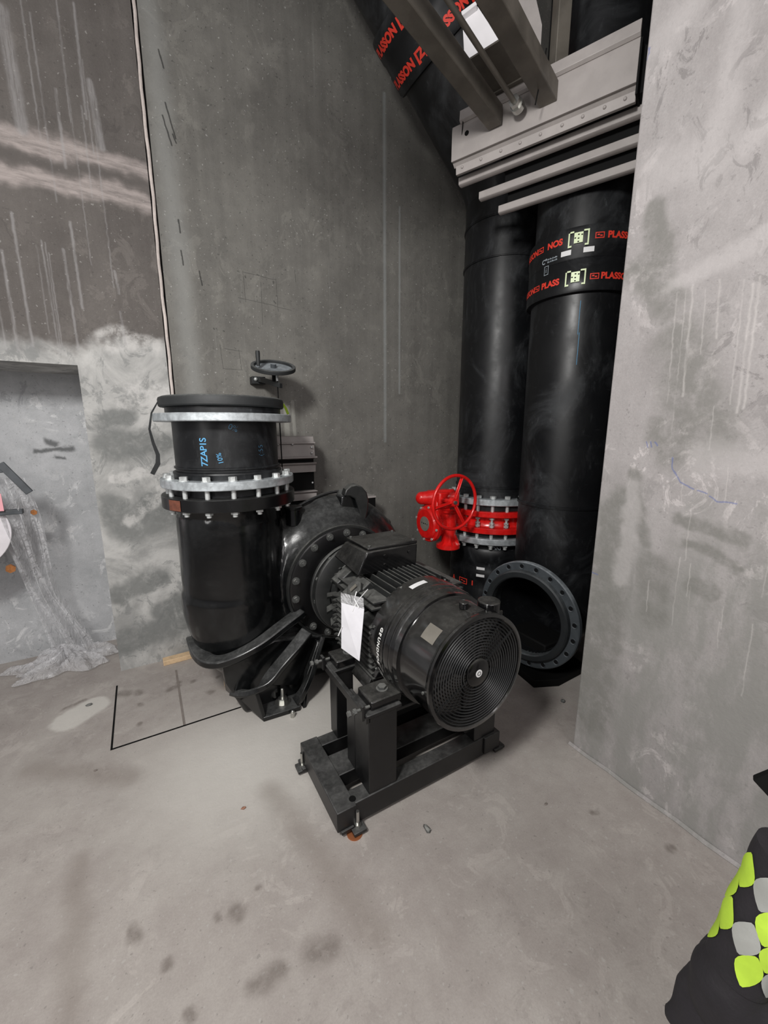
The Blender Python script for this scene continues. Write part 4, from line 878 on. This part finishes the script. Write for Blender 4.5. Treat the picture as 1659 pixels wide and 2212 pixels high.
# ------------------------------------------------------------------ overhead shelf: channel, rails, beams, rod
cd = V((.31, -.76, 0)).normalized(); cp = V((-cd.y, cd.x, 0)); cp = V((.93, .37, 0)).normalized()
A0 = V((1.635, 2.045, 0)); L = .88
sh = thing('overhead_rack', 'light grey riveted channel and parallel rails hung above the pipes', 'rack', (1.9, 1.8, 3.0))
def along(prof, s0, s1):  # prof: (offset perpendicular, z)
    a = A0+cd*s0; return G().prism([a+cp*p+V((0, 0, z)) for p, z in prof], cd*(s1-s0))
part('channel_face', along([(0, 3.045), (.0, 3.185), (.004, 3.21), (.05, 3.215), (.05, 3.205), (.012, 3.20), (.012, 3.045)], 0, L), 'rail', sh, .002)
part('channel_upper_lip', along([(.0, 3.205), (-.014, 3.215), (-.010, 3.262), (.0, 3.265), (.01, 3.21)], .05, L), 'rail', sh, .002)
part('channel_step', along([(.0, 3.060), (.040, 3.030), (.040, 3.045), (.012, 3.065)], 0, L), 'rail', sh, .001)
part('channel_lower_lip', along([(.022, 2.985), (.018, 3.026), (.04, 3.034), (.04, 2.985)], .02, L), 'rail', sh, .002)
me_rv = G().sphere((0, 0, 0), .0075, 10, 6, (1, 1, 1)).mesh('rivet', 'rail')
for s0 in (.06, .17, .28, .38, .48, .58, .67, .76, .84): link('rivet', me_rv, sh, Matrix.Translation(A0+cd*s0+cp*.018+V((0, 0, 3.01))))
part('slot_hole', G().cyl(A0+cd*.09+cp*(-.002)+V((0, 0, 3.15)), A0+cd*.09+cp*.002+V((0, 0, 3.15)), .012), 'dark', sh)
for s0, z0, t0 in ((.09, 2.972, .0), (.15, 2.895, .10), (.20, 2.815, .20)):
    part('rail', along([(s0, z0), (s0, z0+.035), (s0+.05, z0+.045), (s0+.05, z0+.007), (s0+.038, z0+.007), (s0+.034, z0-.005), (s0+.012, z0-.005)], t0, L+.06), 'rail', sh, .003)
part('shade_infill', along([(.055, 3.03), (.055, 3.2), (.23, 3.2), (.23, 2.83), (.21, 2.83), (.21, 2.9), (.16, 2.93), (.16, 2.97)], .25, L+.06), 'dark', sh)  # black block put in for the shade behind the rails
part('end_plate', along([(.0, 3.0), (.0, 3.2), (.22, 3.2), (.22, 3.0)], L, L+.008), 'dark', sh)
def beam(name, a, b, w_, h_, label):
    a, b = V(a), V(b); d = (b-a).normalized(); s_ = V((-d.y, d.x, 0)).normalized()*w_; t = d.cross(s_).normalized()*h_
    o = solo(name, G().obox((a+b)/2, (b-a)/2, s_, t), 'darkbeam', label, 'beam', .004, 'beams of the overhead rack'); return o
d1 = V((-.944, -.335, 0)).normalized()
b1 = V((1.722, 1.805, 3.15)); beam('steel_beam', b1+d1*0, b1+d1*2.2, .037, .042, 'dark square steel beam ending on the grey channel, left one of the pair')
b2 = V((1.845, 1.575, 3.15)); beam('steel_beam', b2, b2+d1*2.2, .040, .042, 'dark square steel beam ending on the grey channel, right one of the pair')
rod = thing('threaded_rod', 'thin steel rod with a nut running between the two dark beams', 'rod', (1.72, 1.66, 3.12))
r1 = V((1.735, 1.665, 3.12)); dr = V((-.94, -.34, 0)).normalized()
part('rod', G().cyl(r1+V((.02, .01, 0)), r1+dr*2.2, .011, seg=12), 'darkbeam', rod)
part('nut', G().hexa(r1+dr*.03, dr, .026, .03).cyl(r1+dr*.0, r1+dr*.03, .030), 'steel', rod)
# sheet above the beams
shp = thing('light_housing', 'bright white sheet metal housing with folded lip above the rod between the dark beams', 'housing', (1.65, 1.87, 3.42))
hn = V((-.05, .06, 0))
part('sheet', G().prism([(1.587, 1.932, 3.605), (1.636, 1.891, 3.635), (1.727, 1.807, 3.465), (1.684, 1.848, 3.446), (1.603, 1.922, 3.423)], hn*-.15), 'white_sheet', shp, .001)
part('lip', G().prism([(1.585, 1.933, 3.60), (1.636, 1.890, 3.632), (1.642, 1.884, 3.618), (1.589, 1.929, 3.583)], V((-.02, -.02, .004))), 'white_sheet', shp, .002)
shg = thing('sheet_metal', 'grey metal sheet between the dark beams next to the channel', 'panel', (1.6, 1.7, 3.2))
q1 = V((1.42, 1.63, 3.25))-d1*.22
part('sheet', G().obox(q1, d1*.148, V((-d1.y, d1.x, 0))*.14, V((0, 0, .004))), 'darkbeam', shg, .001)
part('lip', G().obox(q1-d1*.10, d1*.006, V((-d1.y, d1.x, 0))*.14, V((0, 0, .010))), 'darkbeam', shg, .001)
wp = thing('white_board', 'white board edge seen right of the right dark beam', 'board', (1.75, 1.78, 3.5))
part('board', G().prism([(1.68, 1.85, 3.8), (1.772, 1.763, 3.8), (1.777, 1.759, 3.54), (1.72, 1.81, 3.60)], (.01, .01, 0)), 'white_sheet', wp)
gs = thing('grey_plate', 'grey plate with a thin wire between the right dark beam and the post', 'plate', (1.82, 1.71, 3.4))
part('plate', G().prism([(1.774, 1.763, 3.8), (1.80, 1.737, 3.8), (1.862, 1.667, 3.50), (1.863, 1.667, 3.28), (1.80, 1.74, 3.40)], (.01, .01, 0)), 'rail', gs)
pc = thing('steel_post', 'grey steel post rising behind the right dark beam', 'post', (1.9, 1.6, 3.2))
part('web', G().obox((1.915, 1.60, 3.9), (.012, .03, 0), (.03, -.012, 0), (0, 0, .75)), 'darkbeam', pc, .003)
wire = G().tube([V((1.69, 1.48, 3.22)), V((1.70, 1.50, 3.17)), V((1.715, 1.53, 3.12)), V((1.72, 1.55, 3.06))], .003, 6)
solo('wire', wire, 'dark', 'short loose black wire tied around the right dark beam', 'wire', 0, 'loose wires on the rack')
wire2 = G().tube([V((1.66, 1.99, 3.26)), V((1.655, 1.98, 3.20)), V((1.66, 1.99, 3.15))], .0025, 6)
solo('wire', wire2, 'dark', 'fine black wire end hanging in front of the channel left end', 'wire', 0, 'loose wires on the rack')

# ------------------------------------------------------------------ wood, chips
def plank(name, a, b, w_, h_, label):
    a, b = V(a), V(b); d = (b-a).normalized(); s_ = V((-d.y, d.x, 0))*w_
    return solo(name, G().obox((a+b)/2+V((0, 0, h_)), (b-a)/2, s_, V((0, 0, h_))), 'wood', label, 'wood', .003, 'wood pieces by the pump')
plank('wood_block', (-.02, 2.985, 0), (.33, 2.995, 0), .03, .017, 'pale pine batten lying at the foot of the wall left of the pump')
plank('wood_block', (.315, 2.47, 0), (.40, 2.5, 0), .045, .025, 'small pale wood block wedged beside the pump foot')
def chip(x, y, s_, label, mat='stone', sc_=(1.4, .7, .6)):
    g = G().sphere((x, y, s_*sc_[2]*.8), s_, 8, 5, sc_); rr = random.Random(int(x*1000))
    g.v = [p+V((rr.uniform(-1, 1), rr.uniform(-1, 1), rr.uniform(-.3, .6)))*s_*.18 for p in g.v]
    return solo('concrete_chip', g, mat, label, 'debris', 0, 'debris on the floor')
chip(.845, 1.092, .014, 'dark little chip on the open floor in front of the stand', 'dull_bolt', (.8, 1.5, .6))
chip(.222, 1.567, .008, 'tiny reddish chip on the floor left of the stand', simple('brick_chip', (150, 110, 90), .9))
chip(-.345, 2.13, .006, 'tiny grey chip near the front corner of the floor cover')
chip(2.02, 1.32, .013, 'dark round lump on the floor below the elbow', 'dull_bolt', (1, 1, .7))
chip(1.36, .92, .006, 'tiny chip on the floor right of the stand near the wall')
chip(-.42, 2.72, .012, 'small dark chip behind the pale oval floor patch', 'dull_bolt', (1.4, .8, .5))

# ------------------------------------------------------------------ wrapped valve in the recess, clear film
wv = thing('wrapped_valve', 'white flanged valve with a grey lever in the wall recess, under clear film', 'valve', (-.85, 3.3, 0))
part('valve_disc', G().lathe([(0, 0), (.20, 0), (.215, .012), (.215, .05), (0, .05)], (-.93, 3.12, 1.02), (.30, -.95, .1), 48), 'valvewhite', wv, .004)
part('valve_barrel', G().cyl((-.95, 3.2, 1.02), (-1.0, 3.5, 1.0), .16, seg=32), 'valvewhite', wv)
part('neck', G().cyl((-.90, 3.2, 1.02), (-.90, 3.2, 1.33), .05, seg=24), 'valvewhite', wv)
part('pink_tag', G().box((-.90, 3.08, 1.14), (-.715, 3.085, 1.24)), 'pink', wv)
part('clamp', G().obox((-.74, 3.12, 1.125), (.10, 0, .0), (0, .02, 0), (0, 0, .014)), 'greyplastic', wv, .003)
part('lever', G().tube([(-1.05, 3.05, 1.37), (-.70, 3.03, 1.375), (-.665, 3.03, 1.38)], .024, 14, prof=[(-.8, -.6), (.8, -.6), (.8, .6), (-.8, .6)]), 'greyplastic', wv, .004)
part('lever', G().obox((-.625, 3.0, 1.33), (.052, 0, -.085), (.016, 0, .010), (0, .008, 0)), 'greyplastic', wv, .003)
part('rusty_bolt', G().hexa((-.735, 3.08, .80), (.3, -1, 0), .024, .03, .3), simple('rusty_bolt', (150, 96, 50), .8, var=.2, vs=60), wv)
part('rusty_bolt', G().hexa((-.60, 3.15, 1.11), (.3, -1, 0), .016, .025, .3), simple('rusty_bolt2', (150, 96, 50), .8, var=.2, vs=60), wv)
# film: pleated sheet falling from the lever to the floor
def film(name, cols, rows, fn, label):
    g = G(); vs = []
    for j in range(rows+1):
        for i in range(cols+1): vs.append(fn(i/cols, j/rows))
    g.add(vs, [(j*(cols+1)+i, j*(cols+1)+i+1, (j+1)*(cols+1)+i+1, (j+1)*(cols+1)+i) for j in range(rows) for i in range(cols)])
    return g
def drape(u, v):
    # v 0 top .. 1 floor ; right edge runs from the lever down to the recess foot
    top = V((-.80+.20*u, 3.10, 1.30)); xr = -.60+.10*v+.10*max(0, v-.6)*2.0+.02*math.sin(v*9); xl = -.82+.18*v
    x = xl+(xr-xl)*u; z = 1.31*(1-v)+.015
    y = 3.12+.20*v+.035*math.sin(u*17+v*3)*(1-.4*v)+.02*math.sin(u*31-v*8)
    return V((x, y, z))
fm = thing('plastic_film', 'crumpled clear plastic film draped from the lever down to the recess floor', 'film', (-.6, 3.3, 0))
part('drape', film('f', 60, 70, drape, ''), 'film', fm)
def heap(u, v):
    r = .24*v; a = u*2*PI; rr = 1+.22*math.sin(a*5)+.12*math.sin(a*11+2)
    return V((-.60+r*rr*math.cos(a)*1.2, 3.30+r*rr*math.sin(a)*.65, .005+.10*(1-v)**.7*(1+.4*math.sin(a*7+v*6))+.018*math.sin(a*13+v*12)*(1 if v < .95 else 0)+.012))
part('heap', film('h', 72, 16, heap, ''), 'film', fm)

# ------------------------------------------------------------------ crouching person at the right edge
per = thing('person', 'person in black with lime and silver checked sleeve, crouching at the right edge', 'person', (1.0, -.1, 0))
def blob(name, chains, mat, vox=.008, it=6):
    g = G()
    for ch in chains:
        for (p, r), (q, s_) in zip(ch, ch[1:]):
            g.tube([V(p)+(V(q)-V(p))*t for t in (0, .25, .5, .75, 1)], [r+(s_-r)*t for t in (0, .25, .5, .75, 1)], 16); g.sphere(p, r, 14, 8)
        g.sphere(ch[-1][0], ch[-1][1], 14, 8)
    o = link(name, g.mesh(name, mat), per)
    m_ = o.modifiers.new('remesh', 'REMESH'); m_.mode = 'VOXEL'; m_.voxel_size = vox; m_.use_smooth_shade = True
    s = o.modifiers.new('smooth', 'SMOOTH'); s.factor = .5; s.iterations = it; return o
hip_l, hip_r = (1.05, -.02, .42), (1.0, -.22, .42)
kn = (.775, .125, .685); kn2 = (.76, -.30, .50)
blob('body', [[((1.08, -.14, .42), .16), ((1.07, -.11, .62), .15), ((1.02, -.08, .84), .15), ((.99, -.07, .98), .12), ((.97, -.06, 1.06), .06), ((.955, -.055, 1.12), .055)],
              [((.96, .03, .98), .075), ((.88, .075, 1.02), .058), ((.80, .098, 1.01), .046)],
              [((.95, -.17, .98), .08), ((.84, -.20, .96), .055), ((.80, -.06, 1.05), .042)],
              [(hip_l, .11), ((.92, .06, .55), .095), (kn, .078), ((.90, .10, .36), .062), ((1.0, .06, .09), .045)],
              [(hip_r, .11), (kn2, .072), ((.84, -.27, .22), .06), ((.92, -.27, .08), .045)],
              [((1.0, .06, .09), .05), ((.90, .08, .05), .048), ((.80, .09, .04), .036)], [((.92, -.27, .08), .05), ((.82, -.27, .05), .048), ((.72, -.27, .04), .036)]], 'cloth', .012, 8)
# head with face, cap
blob('head', [[((0.9550, -.04, 1.13), .062), ((0.9400, -.035, 1.20), .088), ((0.9450, -.035, 1.235), .09)], [((0.8800, -.02, 1.145), .03), ((0.9000, -.02, 1.16), .05)], [((0.8500, -.014, 1.185), .012), ((0.8650, -.016, 1.205), .012)],
               [((0.9550, .055, 1.185), .014), ((0.9550, .058, 1.205), .016)], [((0.9350, -.128, 1.185), .014), ((0.9350, -.128, 1.205), .016)]], 'skin', .006, 3)
for s_ in (.012, -.052): part('eye', G().sphere((.812, s_, 1.21), .010, 12, 8), 'white', per); part('pupil', G().sphere((.8035, s_, 1.21), .0045, 8, 6), 'dark', per)
part('mouth', G().tube([(0.8560, .004, 1.155), (0.8530, -.016, 1.153), (0.8560, -.036, 1.155)], .004, 8), simple('lips', (160, 96, 84), .5), per)
part('hair', G().sphere((0.9600, -.036, 1.225), .097, 20, 12, (.95, 1., .85)), simple('dark_hair', (50, 38, 30), .7, var=.2, vs=80), per)
cc = V((0.9450, -.035, 1.25)); part('cap', G().lathe([(.101, 0), (.104, .03), (.085, .075), (.045, .10), (0, .105)], cc, (0, 0, 1), 32), 'cloth', per)
part('cap_peak', G().prism([(0.8600, -.12, 1.262), (0.7950, -.10, 1.25), (0.7700, -.03, 1.246), (0.7950, .04, 1.25), (0.8600, .055, 1.262)], (0, 0, .008)), 'cloth', per, .002)
# sleeve with checks: forearm from elbow down to wrist
ax0, ax1 = V((.735, .108, 1.01)), V((.712, .134, .785)); sd = (ax1-ax0); su = V((0, 0, 1)).cross(sd.normalized()).normalized(); sv = sd.normalized().cross(su)
def sr(t): return .041-.003*t+.0015*math.sin(t*14)
part('sleeve', G().tube([ax0+sd*(i/20) for i in range(21)], [sr(i/20) for i in range(21)], 32, upv=su), 'cloth', per)
def spatch(name, t0, t1, a0, a1, mat, shape='hex'):
    g = G(); P = []; nt_, na = 8, 8
    for i in range(nt_+1):
        t = t0+(t1-t0)*i/nt_; k = 1-abs(2*i/nt_-1)**1.7*.9
        am = (a0+a1)/2; hw_ = (a1-a0)/2*k
        for j in range(na+1):
            a = R(am+hw_*(2*j/na-1)); P.append(ax0+sd*t+(su*math.cos(a)+sv*math.sin(a))*(sr(t)+.0025))
    g.add(P, [(i*(na+1)+j, i*(na+1)+j+1, (i+1)*(na+1)+j+1, (i+1)*(na+1)+j) for i in range(nt_) for j in range(na)])
    part(name, g, mat, per)
for k in range(8):
    for q in range(4):
        a = k*45+(22.5 if q % 2 else 0); t0 = .10+q*.19; c_ = (k+q*2) % 4
        if c_ != 3: spatch('check_patch', t0-.01, t0+.26, a-23, a+23, 'silver' if c_ == 1 else 'lime')
# gloved hand: palm and five fingers resting over the knee
blob('glove', [[((.712, .134, .79), .036), ((.712, .140, .745), .048), ((.712, .140, .705), .046)],
               [((.712, .165, .725), .022), ((.708, .182, .675), .019), ((.702, .184, .63), .0165)],
               [((.712, .155, .70), .022), ((.700, .172, .655), .019), ((.695, .190, .607), .016)],
               [((.712, .135, .70), .022), ((.698, .150, .650), .019), ((.696, .158, .60), .016)],
               [((.712, .115, .705), .021), ((.700, .126, .655), .017), ((.70, .130, .61), .015)],
               [((.715, .100, .745), .024), ((.712, .085, .705), .019), ((.71, .078, .67), .016)]], 'cloth', .005, 3)
cb_ = thing('clipboard', 'black flat board with one corner poking in at the right edge', 'board', (.76, .1, 1.1))
part('board', G().prism([(.702, .158, 1.11), (.716, .105, 1.19), (.735, .03, 1.13), (.722, .08, 1.045)], (.012, .004, 0)), 'dark', cb_, .002)
part('clip', G().box((.728, .04, 1.10), (.742, .08, 1.15)), 'dull_bolt', cb_)
part('vest', G().tube([(1.05, -.10, .62), (1.00, -.06, .74), (.97, -.04, .86), (.985, -.06, .99)], [.17, .19, .20, .135], 32), 'lime', per)
